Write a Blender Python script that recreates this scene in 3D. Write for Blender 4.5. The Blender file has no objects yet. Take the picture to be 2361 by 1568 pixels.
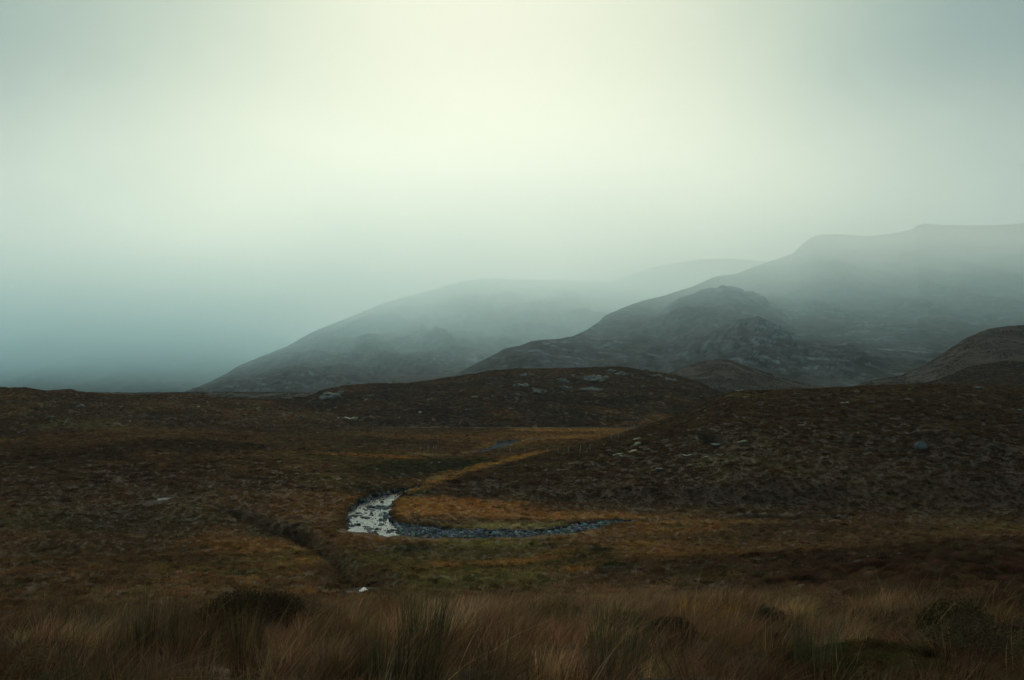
import bpy, bmesh, math, random
import numpy as np
from mathutils import Vector, Matrix
R = math.radians
SC = bpy.context.scene
COL = SC.collection
RNG = np.random.default_rng(11)
random.seed(5)

# ------------------------------------------------------------------ camera
EYE = 17.0                       # eye height above the valley datum, metres
PITCH = R(3.02)
cam_d = bpy.data.cameras.new('camera'); cam = bpy.data.objects.new('camera', cam_d); COL.objects.link(cam)
cam_d.lens = 35.0; cam_d.sensor_width = 36.0; cam_d.clip_start = 0.05; cam_d.clip_end = 40000
cam.location = (0, 0, EYE); cam.rotation_euler = (R(90) + PITCH, 0, 0)
SC.camera = cam

# ------------------------------------------------------------------ sky
SUN_EL, SUN_AZ = 28.0, -3.0      # the sun stands behind the overcast, beyond the valley
world = bpy.data.worlds.new('World'); SC.world = world; world.use_nodes = True
wn, wl = world.node_tree.nodes, world.node_tree.links
wn.clear()
def N(nodes, kind, **kw):
    n = nodes.new(kind)
    for k, v in kw.items():
        if k.startswith('i_'):
            n.inputs[k[2:].replace('_', ' ')].default_value = v
        else:
            setattr(n, k, v)
    return n
out = N(wn, 'ShaderNodeOutputWorld'); bg = N(wn, 'ShaderNodeBackground'); bg.inputs['Strength'].default_value = 0.1
sky = N(wn, 'ShaderNodeTexSky', sky_type='NISHITA', sun_disc=False, sun_elevation=R(SUN_EL), sun_rotation=R(SUN_AZ))
sky.air_density = 1.0; sky.dust_density = 4.0
geo = N(wn, 'ShaderNodeTexCoord')
nrm = N(wn, 'ShaderNodeVectorMath', operation='NORMALIZE'); wl.new(geo.outputs['Generated'], nrm.inputs[0])
# the overcast is thinnest ahead and overhead and thickens to both sides and behind
sep = N(wn, 'ShaderNodeSeparateXYZ'); wl.new(nrm.outputs[0], sep.inputs[0])
def M(op, a, b=None, c=None):
    n = N(wn, 'ShaderNodeMath', operation=op)
    for i, v in enumerate((a, b, c)):
        if v is None: continue
        if isinstance(v, (int, float)): n.inputs[i].default_value = v
        else: wl.new(v, n.inputs[i])
    return n.outputs[0]
xx = M('ADD', sep.outputs['X'], .03)
yb = M('MAXIMUM', M('MULTIPLY', sep.outputs['Y'], -1.0), 0.0)
side = M('SQRT', M('ADD', M('MULTIPLY', xx, xx), M('MULTIPLY', yb, yb)))
side = M('MULTIPLY', side, M('SUBTRACT', 1.0, M('MULTIPLY', M('MAXIMUM', M('SUBTRACT', sep.outputs['Z'], .3), 0.0), 1.1)))
up = M('MULTIPLY', M('MINIMUM', M('MAXIMUM', M('SUBTRACT', sep.outputs['Z'], .12), 0.0), .9), .36)
nz = N(wn, 'ShaderNodeTexNoise'); nz.inputs['Scale'].default_value = 2.2; nz.inputs['Detail'].default_value = 5; wl.new(nrm.outputs[0], nz.inputs['Vector'])
na = N(wn, 'ShaderNodeMath', operation='MULTIPLY_ADD'); wl.new(nz.outputs['Fac'], na.inputs[0]); na.inputs[1].default_value = 0.34; na.inputs[2].default_value = -0.17
ad = N(wn, 'ShaderNodeMath', operation='ADD'); wl.new(M('ADD', side, up), ad.inputs[0]); wl.new(na.outputs[0], ad.inputs[1])
rmp = N(wn, 'ShaderNodeValToRGB')
mr = N(wn, 'ShaderNodeMapRange'); mr.inputs['From Min'].default_value = 0; mr.inputs['From Max'].default_value = 1.0; wl.new(ad.outputs[0], mr.inputs['Value'])
wl.new(mr.outputs[0], rmp.inputs['Fac'])
SKYC = [(0.0, (1.0, 1.03, .79)), (0.20, (.96, 1.01, .77)), (0.30, (.84, .93, .71)), (0.40, (.58, .74, .61)), (0.50, (.34, .50, .49)), (0.8, (.25, .39, .41)), (1.0, (.24, .38, .40))]
e = rmp.color_ramp.elements
while len(e) > 1: e.remove(e[-1])
e[0].position = 0; e[0].color = (*SKYC[0][1], 1)
for p, c in SKYC[1:]:
    k = e.new(p); k.color = (*c, 1)
rmp.color_ramp.interpolation = 'B_SPLINE'
mul = N(wn, 'ShaderNodeVectorMath', operation='SCALE'); wl.new(rmp.outputs['Color'], mul.inputs[0])
lowb = N(wn, 'ShaderNodeMapRange', interpolation_type='SMOOTHSTEP'); wl.new(sep.outputs['Z'], lowb.inputs['Value'])
for k_, v_ in (('From Min', -.02), ('From Max', .28), ('To Min', 9.6), ('To Max', 5.7)): lowb.inputs[k_].default_value = v_
wl.new(M('MULTIPLY_ADD', M('MAXIMUM', M('SUBTRACT', sep.outputs['Z'], .35), 0.0), 5.0, lowb.outputs[0]), mul.inputs['Scale'])
mx = N(wn, 'ShaderNodeMix', data_type='RGBA'); mx.inputs['Factor'].default_value = 0.96
wl.new(sky.outputs['Color'], mx.inputs['A']); wl.new(mul.outputs[0], mx.inputs['B'])
wl.new(mx.outputs['Result'], bg.inputs['Color']); wl.new(bg.outputs[0], out.inputs['Surface'])

# ------------------------------------------------------------------ sun, exposure
sd = bpy.data.lights.new('sun', 'SUN'); so = bpy.data.objects.new('sun', sd); COL.objects.link(so)
sd.energy = 1.5; sd.angle = R(35); sd.color = (1.0, .975, .77)
so.location = (0, 50, 80)
sdir = Vector((math.sin(R(SUN_AZ)) * math.cos(R(SUN_EL)), math.cos(R(SUN_AZ)) * math.cos(R(SUN_EL)), math.sin(R(SUN_EL))))
so.rotation_euler = sdir.to_track_quat('Z', 'Y').to_euler()
SC.view_settings.view_transform = 'Standard'; SC.view_settings.look = 'None'
SC.view_settings.gamma = 1; SC.view_settings.use_curve_mapping = False
SC.view_settings.exposure = 0.0
SC.render.engine = 'CYCLES'
cy = SC.cycles
cy.max_bounces = 12; cy.diffuse_bounces = 2; cy.glossy_bounces = 2; cy.transmission_bounces = 2; cy.volume_bounces = 10
cy.use_denoising = True

# ------------------------------------------------------------------ noise
def _hash(ix, iy, seed):
    h = (ix.astype(np.int64) * 374761393 + iy.astype(np.int64) * 668265263 + seed * 1274126177) & 0xFFFFFFFF
    h = ((h ^ (h >> 13)) * 1274126177) & 0xFFFFFFFF
    return (h ^ (h >> 16)) & 0xFFFF
_A = np.linspace(0, 2 * np.pi, 65536, endpoint=False); _CX, _CY = np.cos(_A), np.sin(_A)
def pn(x, y, seed=0):            # gradient noise, about -0.7 .. 0.7
    ix, iy = np.floor(x), np.floor(y); fx, fy = x - ix, y - iy
    u, v = fx * fx * fx * (fx * (fx * 6 - 15) + 10), fy * fy * fy * (fy * (fy * 6 - 15) + 10)
    def g(dx, dy):
        h = _hash(ix + dx, iy + dy, seed); return _CX[h] * (fx - dx) + _CY[h] * (fy - dy)
    a, b, c, d = g(0, 0), g(1, 0), g(0, 1), g(1, 1)
    return (a + (b - a) * u) + ((c + (d - c) * u) - (a + (b - a) * u)) * v
def fbm(x, y, oct=4, seed=0, gain=.5):
    s, a = 0.0, 1.0
    for k in range(oct):
        s = s + a * pn(x + 17.3 * k, y - 9.1 * k, seed + k); a *= gain; x, y = x * 2.03, y * 2.03
    return s
def ridged(x, y, oct=4, seed=0, gain=.5):
    s, a = 0.0, 1.0
    for k in range(oct):
        s = s + a * (1 - 2.2 * np.abs(pn(x + 31.7 * k, y + 5.9 * k, seed + k))); a *= gain; x, y = x * 2.07, y * 2.07
    return s
def ss(a, b, x):
    t = np.clip((x - a) / (b - a), 0, 1); return t * t * (3 - 2 * t)
def interp(x, pts, k): return np.interp(x, [p[0] for p in pts], [p[k] for p in pts])

# ------------------------------------------------------------------ directions: a sight line as (x/y, z/y) from the eye
FP = 35.0 / 36.0 * 2361
def line(x, y):
    u, v = (x - 1180.5) / FP, (784 - y) / FP
    q = math.cos(PITCH) - v * math.sin(PITCH)
    return u / q, (math.sin(PITCH) + v * math.cos(PITCH)) / q
def crest(rows):                 # (x, y, distance) -> (slope across, crest height, distance)
    r = []
    for x, y, d in rows:
        s, t = line(x, y); r.append((s, EYE + t * d, d))
    return r

FLOOR = 1.4                      # valley floor
PROFILE = [(-40, 15.0), (-10, 15.3), (0, 15.45), (5.5, 15.4), (8, 15.0), (13, 14.15), (20, 12.35), (30, 10.1), (40, 8.3), (50, 7.1), (70, 4.7),
           (82, 3.2), (92, 2.0), (99, 1.5), (118, 1.42), (150, 1.4), (420, 1.5), (650, 2), (1000, 10), (2000, 8), (9000, 0)]
def prof(Y):
    xs = np.array([p[0] for p in PROFILE], float); zs = np.array([p[1] for p in PROFILE], float)
    w = np.clip(np.abs(Y) * .06, .5, 12)
    return sum(np.interp(Y + w * k, xs, zs) for k in (-1, -.5, 0, .5, 1)) / 5

LEFT = crest([(-420, 912, 400), (-150, 902, 400), (0, 895, 400), (60, 896, 400), (105, 903, 400), (135, 902, 400), (160, 898, 400), (185, 905, 400), (260, 911, 405), (320, 913, 410), (400, 908, 415), (430, 909, 420), (520, 921, 430),
              (620, 924, 440), (720, 940, 450), (800, 965, 450), (900, 995, 450)])
MIDH = crest([(430, 975, 600), (560, 930, 600), (640, 930, 600), (700, 924, 600), (745, 905, 610), (800, 893, 620), (860, 887, 630), (950, 885, 640), (1040, 872, 650), (1140, 857, 650), (1200, 853, 650),
              (1300, 852, 650), (1400, 849, 650), (1450, 852, 650), (1520, 862, 650), (1600, 880, 650), (1650, 903, 650), (1700, 925, 650), (1790, 960, 650)])
NEARH = crest([(900, 1150, 160), (960, 1118, 172), (1060, 1094, 185), (1200, 1062, 205), (1300, 1044, 215), (1400, 1018, 235), (1500, 982, 255), (1560, 960, 265), (1600, 944, 275), (1650, 921, 285),
               (1690, 905, 295), (1760, 903, 300), (1850, 899, 305), (2000, 892, 310), (2150, 887, 320), (2250, 889, 325), (2361, 894, 330), (2700, 885, 330)])
NEARB = [(line(x, y)[0], (EYE - FLOOR) / -line(x, y)[1]) for x, y in [(900, 1142), (960, 1146), (1200, 1163), (1350, 1172), (1500, 1183), (1700, 1192), (1900, 1197), (2361, 1212), (2700, 1225)]]
CONE = crest([(1440, 905, 880), (1500, 880, 880), (1560, 854, 890), (1610, 838, 900), (1650, 829, 900), (1690, 832, 900), (1740, 850, 890), (1800, 872, 880), (1900, 893, 880), (2000, 905, 880)])
RFAR = crest([(1880, 915, 800), (1960, 893, 820), (2010, 878, 840), (2080, 866, 860), (2130, 843, 880), (2170, 818, 890), (2230, 778, 900), (2280, 758, 900), (2330, 751, 900), (2400, 750, 900), (2700, 765, 900)])

def hill(X, Y, rows, db, pw=1.0, back=120.0, basez=None, round_=0.0):
    s = X / np.maximum(Y, 1)
    zc, dc = interp(s, rows, 1), interp(s, rows, 2)
    b = interp(s, db, 1) if isinstance(db, list) else db
    t = np.clip((Y - b) / (dc - b), 0, 1)
    z0 = prof(Y) if basez is None else basez
    f = t ** pw
    f = f * (1 - round_) + round_ * np.sin(t * np.pi / 2)
    z = z0 + (zc - z0) * f
    over = np.clip((Y - dc) / back, 0, 3)
    z = np.where(Y > dc, zc - (zc - z0 + 6) * (1 - np.exp(-over * over)), z)
    z = np.where(Y < b, z0, z) - 3.5 * (1 - ss(0, .14, t))
    return np.where(Y < 20, -50, z), t

# channels and peat cuts: polylines on the valley floor --------------------------------------------------------------
def flat(x, y, z=FLOOR):
    s, t = line(x, y); d = (z - EYE) / t
    return (s * d, d)
WATER_Z = 1.02
def fl(rows): return [(*flat(x, y, 1.05), w) for x, y, w in rows]
RIVER = fl([(1010, 1126, .7), (960, 1131, .9), (925, 1138, 1.1), (895, 1148, 2.1), (868, 1162, 2.4), (853, 1180, 2.7), (850, 1198, 2.7), (857, 1212, 2.8), (880, 1222, 3.6), (930, 1226, 4.0),
            (1000, 1231, 3.3), (1100, 1234, 2.3), (1200, 1235, 2.0), (1290, 1231, 1.5), (1340, 1222, 1.9), (1395, 1212, 2.0), (1450, 1206, .7), (1480, 1205, .2)])
UPPER = fl([(1060, 1050, 1.6), (1100, 1046, 1.4), (1140, 1037, 1.6), (1160, 1028, 2.6), (1180, 1022, 3.6), (1230, 1016, 1.8), (1320, 1006, 1.4), (1420, 1000, 1.2), (1500, 992, 1.0)])
CUTS = [  # peat cuts: rows, depth
    (fl([(690, 1040, .5), (735, 1043, 1.4), (765, 1046, 2.0), (800, 1041, 1.6), (822, 1042, 2.0), (850, 1040, 1.2), (880, 1038, .4)]), 1.3),
    (fl([(970, 1052, .4), (1010, 1054, 1.2), (1045, 1051, 1.4), (1070, 1049, .6)]), .8),
    (fl([(1690, 1199, .3), (1735, 1197, .9), (1765, 1196, 1.3), (1810, 1198, .7), (1880, 1196, 1.0), (1930, 1198, .3)]), 1.0),
]
def pd(X, Y, rows):              # signed-ish distance: distance to the line minus its half width
    best = np.full(np.shape(X), 1e9)
    for (ax, ay, aw), (bx, by, bw) in zip(rows[:-1], rows[1:]):
        dx, dy = bx - ax, by - ay; L = dx * dx + dy * dy + 1e-9
        t = np.clip(((X - ax) * dx + (Y - ay) * dy) / L, 0, 1)
        d = np.hypot(X - ax - t * dx, Y - ay - t * dy) - (aw + t * (bw - aw))
        best = np.minimum(best, d)
    return best

def smax(a, b, k):
    h = np.clip(.5 + .5 * (a - b) / k, 0, 1); return b + (a - b) * h + k * h * (1 - h)

GULLY = None; HOLES = []
def height(X, Y, carve=True):
    X = np.asarray(X, float); Y = np.asarray(Y, float)
    z = prof(Y)
    far = ss(60, 200, Y)
    # broad swell of the near bank and the valley floor
    z = z + (1 - ss(95, 125, Y)) * ss(6, 60, Y) * (1.5 * fbm(X / 46, Y / 60, 2, 3) + .9 * fbm(X / 17, Y / 20, 2, 5))
    z = z + ss(2, 12, Y) * (1 - ss(30, 60, Y)) * .22 * fbm(X / 3.2, Y / 4.0, 3, 15) + ss(3, 6, Y) * (1 - ss(20, 40, Y)) * .16 * fbm(X / .9, Y / 1.2, 2, 17)
    s = X / np.maximum(Y, 1)
    z = z - 1.1 * ss(-.12, -.45, s) * ss(8, 14, Y) * (1 - ss(20, 55, Y)) * .5
    z = z + ss(.15, .5, s) * ss(8, 60, Y) * (1 - ss(90, 120, Y)) * 1.7           # the bank stands a little higher on the right
    z = z + ss(-.02, -.4, s) * ss(105, 200, Y) * (1 - ss(330, 420, Y)) * 3.2 * (1 + .5 * fbm(X / 60, Y / 90, 2, 8))
    h = np.zeros_like(z); T = np.zeros_like(z)
    for rows, db, pw, back, rd, amp in ((LEFT, 290., 1.1, 90., .2, 2.6), (MIDH, 425., .9, 140., .45, 5.0), (NEARH, NEARB, .9, 90., .62, 1.7), (CONE, 690., 1.2, 90., .2, 5.0), (RFAR, 520., 1.25, 150., .0, 4.0)):
        hz, t = hill(X, Y, rows, db, pw, back, None, rd)
        env = np.clip(t * (1.02 - t) * 4, 0, 1)
        wl_ = 55. if amp < 3 else 75.
        hz = hz + env * amp * (fbm(X / wl_, Y / wl_, 4, 21) + .35 * ridged(X / (wl_ * .45), Y / (wl_ * .6), 3, 33) - .2) + ss(0, .3, t) * .35 * fbm(X / 9, Y / 9, 3, 41) * min(amp / 2, 1.6)
        z = smax(z, hz, 1.2)
    # tussock relief
    z = z + ss(9, 30, Y) * (.16 * fbm(X / 2.6, Y / 3.2, 3, 51) + .10 * (1 - far) * fbm(X / .9, Y / 1.1, 2, 57)) + far * (.3 * fbm(X / 7, Y / 9, 3, 61))
    if carve:
        w = 1.0 * fbm(X / 2.4, Y / 3.4, 3, 71)
        for rows, top in ((RIVER, .62), (UPPER, .55)):
            d = pd(X, Y, rows) + w * .9
            k = 1 - ss(-.25, .45, d)
            bed = np.where(rows is RIVER, 0, 0) + BED(X, Y)
            z = z * (1 - k) + np.minimum(bed, z) * k
        for rows, dep in CUTS:
            d = pd(X, Y, rows) + w * 1.6
            z = z - dep * (1 - ss(-.6, .8, d))
        if GULLY is not None:
            d = pd(X, Y, GULLY) + w * .5
            z = z - (.3 + 1.0 * ss(1, 7, np.hypot(X - GULLY[0][0], Y - GULLY[0][1]))) * (1 - ss(-.3, 1.9, d))
        for hx, hy, rx, ry, dep in HOLES:
            q = np.hypot((X - hx) / rx, (Y - hy) / ry) + w * .22
            z = z - dep * (1 - ss(.55, 1.1, q))
    return z
PXW = flat(900, 1200)[0]
def BED(X, Y):
    dry = ss(flat(882, 1222)[0], flat(918, 1222)[0], X - (121 - Y) * .13 + 1.8 * fbm(X / 3, Y / 4, 3, 87)) * (1 - ss(128, 140, Y) * 1.0)       # the shingle east of the bend
    return (.80 + .36 * fbm(X / 2.4, Y / 6.5, 2, 81) + .20 * fbm(X / .9, Y / 1.6, 2, 82)) * (1 - dry) + dry * (1.13 + .30 * fbm(X / 2.2, Y / 1.5, 3, 83))

def at(x, y, carve=False, dmin=4., dmax=1250.):   # where the sight line meets the ground
    s, t = line(x, y)
    D = np.geomspace(dmin, dmax, 2600)
    g = height(s * D, D, carve) - (EYE + t * D)
    k = np.argmax(g > 0)
    if g[k] <= 0: k = len(D) - 1
    d = float(D[k]); X, Y = s * d, d
    return X, Y, float(height(np.array([X]), np.array([Y]), True)[0])

_g = [at(x, y) for x, y in [(838, 1350), (815, 1318), (775, 1285), (735, 1258), (690, 1236), (640, 1216), (585, 1196), (540, 1180)]]
GULLY = [(x, y, w) for (x, y, _), w in zip(_g, (.7, .3, .2, .2, .25, .3, .3, .1))]
_h = []
for x, y, rx, ry, dep in [(1644, 1012, 30, 6, 2.0), (1165, 1020, 18, 3, 1.2), (940, 1035, 14, 3, .8), (1752, 1193, 60, 3, 1.0), (2095, 1345, 30, 10, .5), (565, 1318, 30, 5, .5), (500, 1305, 30, 4, .4), (690, 1310, 30, 4, .4), (385, 1147, 26, 5, .22), (120, 945, 60, 8, 4.)]:
    X, Y, Z = at(x, y)
    _h.append((X, Y, rx / FP * Y, max(ry / FP * Y * Y / max(2.0, EYE - Z) * .8, .5), dep))
    if Y > 200 and Z > 4: _h[-1] = (X, Y, rx / FP * Y, rx / FP * Y * .8, dep)
HOLES = _h

# ------------------------------------------------------------------ land cover (plants, peat, rock), in the ground plane
C = dict(gold=(.34, .195, .065), amber=(.27, .135, .045), russet=(.155, .096, .050), brown=(.115, .074, .042), heather=(.056, .037, .026), dusk=(.072, .050, .036),
         olive=(.150, .128, .052), pale=(.235, .215, .100), rush=(.052, .052, .030), moss=(.20, .185, .060), pink=(.155, .092, .062), peat=(.016, .013, .011), shingle=(.15, .16, .175),
         rock=(.19, .21, .215), straw=(.26, .18, .10))
C = {k: np.array(v) * (np.array([1.14, 1.04, .96]) if k not in ('shingle', 'rock', 'peat') else 1) * (1.0 if k in ('gold', 'amber', 'pale', 'straw') else .8) * .77 for k, v in C.items()}
PATCH = []
def patch(x, y, rx, ry, c, w=1.0, soft=.6):
    X, Y, Z = at(x, y)
    X1, Y1, _ = at(x, y - ry); X0, Y0, _ = at(x, y + ry)
    RY = max(abs(Y1 - Y0) / 2, .4)
    if RY > 90: RY = 90
    PATCH.append((X, Y, rx / FP * Y, RY, C[c], w, soft))
for p in [
    (1120, 1300, 480, 48, 'olive', .6), (1050, 1235, 380, 20, 'amber', .35), (1450, 1270, 320, 36, 'amber', .4), (760, 1160, 200, 34, 'amber', .35), (560, 1260, 330, 34, 'amber', .3), (900, 1060, 420, 22, 'olive', .3), (1200, 1010, 300, 18, 'amber', .3),
    # near bank
    (1180, 1400, 900, 40, 'pink', .7), (1350, 1400, 260, 20, 'straw', .45), (1620, 1400, 240, 22, 'straw', .45), (400, 1500, 420, 60, 'brown', .6), (2000, 1420, 300, 30, 'brown', .5), (1100, 1330, 260, 22, 'olive', .9), (1330, 1290, 190, 14, 'rush', .7),
    (1120, 1255, 110, 9, 'moss', .8), (850, 1290, 80, 18, 'olive', .9), (950, 1270, 70, 14, 'rush', .9), (1180, 1300, 130, 9, 'amber', .55), (1300, 1262, 90, 7, 'russet', .8), (1020, 1305, 50, 8, 'amber', .8), (1500, 1240, 140, 9, 'russet', .8),
    (1370, 1268, 48, 7, 'rush', 1.), (1420, 1308, 60, 8, 'rush', 1.), (1340, 1318, 40, 7, 'amber', .7), (1480, 1255, 40, 10, 'gold', .5), (700, 1300, 45, 14, 'gold', .45), (690, 1270, 60, 4, 'moss', .9), (600, 1262, 160, 20, 'amber', .45), (640, 1225, 90, 18, 'rush', .9),
    (360, 1236, 75, 4, 'pale', .75), (350, 1205, 200, 18, 'rush', .6), (120, 1200, 160, 30, 'rush', .5), (500, 1310, 60, 5, 'rush', .9), (570, 1325, 40, 7, 'rush', .9), (150, 1290, 240, 30, 'brown', .8), (1700, 1240, 130, 14, 'brown', .6), (1560, 1222, 130, 10, 'amber', .55),
    (1900, 1290, 400, 45, 'heather', .75), (2200, 1300, 260, 60, 'heather', .8), (700, 1370, 60, 8, 'amber', .5), (830, 1385, 50, 8, 'gold', .5),
    # flood plain
    (1080, 1175, 190, 24, 'amber', .95), (960, 1165, 90, 22, 'gold', .6), (1290, 1190, 210, 13, 'amber', .8), (1200, 1216, 190, 7, 'pale', .95), (1420, 1192, 200, 8, 'gold', .5), (1600, 1203, 200, 6, 'gold', .5), (1560, 1216, 60, 4, 'olive', .7),
    (980, 1136, 48, 4, 'rush', .9), (990, 1078, 150, 18, 'rush', 1.), (900, 1090, 130, 16, 'rush', .8), (1080, 1068, 110, 13, 'rush', 1.), (870, 1130, 70, 12, 'rush', .9), (780, 1105, 110, 14, 'olive', .4), (700, 1075, 120, 14, 'russet', .7),
    (860, 1053, 150, 4, 'amber', .8), (990, 1051, 60, 3.5, 'pale', .8), (1050, 1048, 40, 2.5, 'moss', .5), (1000, 1160, 140, 16, 'amber', .8), (640, 1150, 160, 20, 'russet', .6), (1330, 993, 190, 5, 'gold', .75), (1440, 978, 90, 4, 'amber', .7), (1300, 1010, 150, 6, 'gold', .5), (1180, 1032, 90, 6, 'olive', .6),
    (400, 1100, 330, 30, 'heather', .7), (150, 1060, 300, 40, 'heather', .7), (170, 978, 200, 12, 'olive', .5), (420, 1025, 250, 22, 'heather', .7), (520, 990, 60, 10, 'brown', .8),
    # mid hill
    (1160, 960, 70, 14, 'amber', .35), (1400, 948, 70, 9, 'amber', .35), (1060, 880, 90, 8, 'russet', .8), (1280, 862, 180, 7, 'russet', .8), (820, 900, 60, 8, 'russet', .8), (1400, 930, 160, 14, 'heather', .6), (1200, 975, 220, 10, 'brown', .6),
    (1330, 950, 60, 7, 'heather', .6),
    # spur
    (1700, 912, 30, 7, 'moss', .35), (1640, 1065, 60, 14, 'olive', .4), (1800, 1080, 120, 25, 'olive', .3), (1450, 1140, 180, 25, 'heather', .8), (1750, 1150, 260, 30, 'heather', .9), (2250, 1080, 250, 110, 'heather', .9), (2150, 960, 320, 60, 'heather', .45),
]: patch(*p)
STRIP = [(*flat(x, y), w) for x, y, w in [(930, 1140, .5), (985, 1122, .8), (1040, 1104, 1.6), (1100, 1092, 2.2), (1180, 1076, 2.6), (1230, 1066, 2.4)]]
STRIP2 = [(*flat(x, y), w) for x, y, w in [(1100, 1062, .7), (1160, 1068, 2.0), (1235, 1064, 1.4), (1330, 1040, 1.0)]]
STRIP3 = [(*flat(x, y), w) for x, y, w in [(1080, 1044, 1.), (1160, 1028, 3.5), (1240, 1014, 4.5), (1400, 1002, 5), (1520, 985, 6)]]

def cover(X, Y, Z=None, carve=True):
    X = np.asarray(X, float); Y = np.asarray(Y, float)
    Z = height(X, Y) if Z is None else Z
    n1, n2, n3 = fbm(X / 28, Y / 40, 4, 101), fbm(X / 7, Y / 9, 4, 111), fbm(X / 1.7, Y / 2.2, 3, 121)
    def mixc(a, b, w): return a + (b - a) * w[:, None]
    col = np.tile(C['brown'], (len(X), 1))
    col = mixc(col, C['russet'], ss(-.1, .45, n1))
    col = mixc(col, C['heather'], ss(.0, .5, -n1 + .5 * n2) * .7)
    col = mixc(col, C['olive'], ss(.15, .6, fbm(X / 16, Y / 22, 3, 131)) * .45 * (1 - ss(300, 500, Y)))
    s = X / np.maximum(Y, 1)
    dn = interp(s, NEARB, 1)
    on = ss(0, 9, Y - dn + 5 * n2) * (Y > 60) * (1 - ss(0, 30, Y - interp(s, NEARH, 2))) * ss(-.10, -.07, s)
    spur = C['brown'] * .50 + C['heather'] * .34
    col = mixc(col, spur, on * .92)
    col = mixc(col, C['olive'], on * ss(.12, .5, n2) * .28)
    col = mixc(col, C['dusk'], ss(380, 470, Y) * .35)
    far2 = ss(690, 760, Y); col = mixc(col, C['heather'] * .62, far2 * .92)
    wx, wy = n1 * .25 + n2 * .45 + n3 * .25, fbm(X / 11, Y / 15, 3, 141) * .5 + n3 * .3
    for X0, Y0, rx, ry, c, w, soft in PATCH:
        m = (np.abs(X - X0) < rx * 2) & (np.abs(Y - Y0) < ry * 2)
        if not m.any(): continue
        q = np.hypot((X[m] - X0) / rx + wx[m] * 1.1, (Y[m] - Y0) / ry + wy[m] * 1.1)
        k = (1 - ss(.3, 1.25, q)) * w
        col[m] = col[m] + (c - col[m]) * k[:, None]
    for rows, c, w in ((STRIP, 'gold', .8), (STRIP2, 'amber', .6), (STRIP3, 'gold', .45)):
        m = (Y > 120) & (Y < 520)
        k = (1 - ss(-1.5, 2.6, pd(X[m], Y[m], rows) + n3[m] * 3.2 + n2[m] * 1.5)) * w
        col[m] = col[m] + (C[c] - col[m]) * k[:, None]
    # left moor drier and darker heath, wet black peat in the cuts, shingle in the channel
    if carve:
        w_ = 1.0 * fbm(X / 2.4, Y / 3.4, 3, 71)
        m = (Y > 90) & (Y < 420)
        for rows in (RIVER, UPPER):
            d = pd(X[m], Y[m], rows) + w_[m] * .9
            kb = (1 - ss(.15, .8, d)); kg = 1 - ss(-.5, .05, d)
            col[m] = col[m] + (C['peat'] - col[m]) * kb[:, None]
            col[m] = col[m] + (C['shingle'] * .55 - col[m]) * kg[:, None]
        for rows, dep in CUTS:
            d = pd(X[m], Y[m], rows) + w_[m] * 1.6
            col[m] = col[m] + (C['peat'] - col[m]) * (1 - ss(-.2, .9, d))[:, None]
        d = pd(X, Y, GULLY) + w_ * .5
        col = mixc(col, C['peat'], (1 - ss(-.1, .5, d)) * .9)
        col = mixc(col, C['heather'], (1 - ss(.3, 3.0, d)) * .6)
        for hx, hy, rx, ry, dep in HOLES:
            q = np.hypot((X - hx) / rx, (Y - hy) / ry) + w_ * .22
            col = mixc(col, C['peat'], (1 - ss(.6, 1.0, q)) * .85)
        # the trodden mossy patch
        q = np.hypot((X - PATH[0]) / PATH[2], (Y - PATH[1]) / PATH[3]) + n3 * .4
        col = mixc(col, C['moss'] * .35 + C['shingle'] * .3, (1 - ss(.6, 1.05, q)) * .9)
    col = col * (1 + .28 * n2 + .34 * n3)[:, None]
    return np.clip(col, .006, .6)
_p = at(1990, 1520); PATH = (_p[0], _p[1], .42, .8)

# ------------------------------------------------------------------ mesh helpers
def grid_mesh(name, X, Y, Z, col=None, extra=None):
    nr, nc = X.shape
    co = np.stack([X, Y, Z], -1).reshape(-1, 3).astype(np.float32)
    i = np.arange(nr * nc).reshape(nr, nc)
    q = np.stack([i[:-1, :-1], i[:-1, 1:], i[1:, 1:], i[1:, :-1]], -1).reshape(-1, 4)
    me = bpy.data.meshes.new(name)
    me.vertices.add(len(co)); me.vertices.foreach_set('co', co.ravel())
    me.loops.add(q.size); me.loops.foreach_set('vertex_index', q.ravel().astype(np.int32))
    me.polygons.add(len(q)); me.polygons.foreach_set('loop_start', np.arange(0, q.size, 4, dtype=np.int32)); me.polygons.foreach_set('loop_total', np.full(len(q), 4, np.int32))
    me.polygons.foreach_set('use_smooth', np.ones(len(q), bool))
    me.update(calc_edges=True)
    if col is not None:
        a = me.attributes.new('cover', 'FLOAT_COLOR', 'POINT')
        a.data.foreach_set('color', np.concatenate([col, np.ones((len(col), 1))], 1).astype(np.float32).ravel())
    for k, v in (extra or {}).items():
        a = me.attributes.new(k, 'FLOAT', 'POINT'); a.data.foreach_set('value', v.astype(np.float32).ravel())
    return me
def link(name, me, mat=None, parent=None, loc=None, **props):
    o = bpy.data.objects.new(name, me); COL.objects.link(o)
    if mat is not None and me is not None and len(me.materials) == 0: me.materials.append(mat)
    if parent is not None: o.parent = parent
    if loc is not None: o.location = loc
    for k, v in props.items(): o[k] = v
    return o
def material(name):
    m = bpy.data.materials.new(name); m.use_nodes = True; n = m.node_tree.nodes; n.clear()
    return m, n, m.node_tree.links

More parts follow.
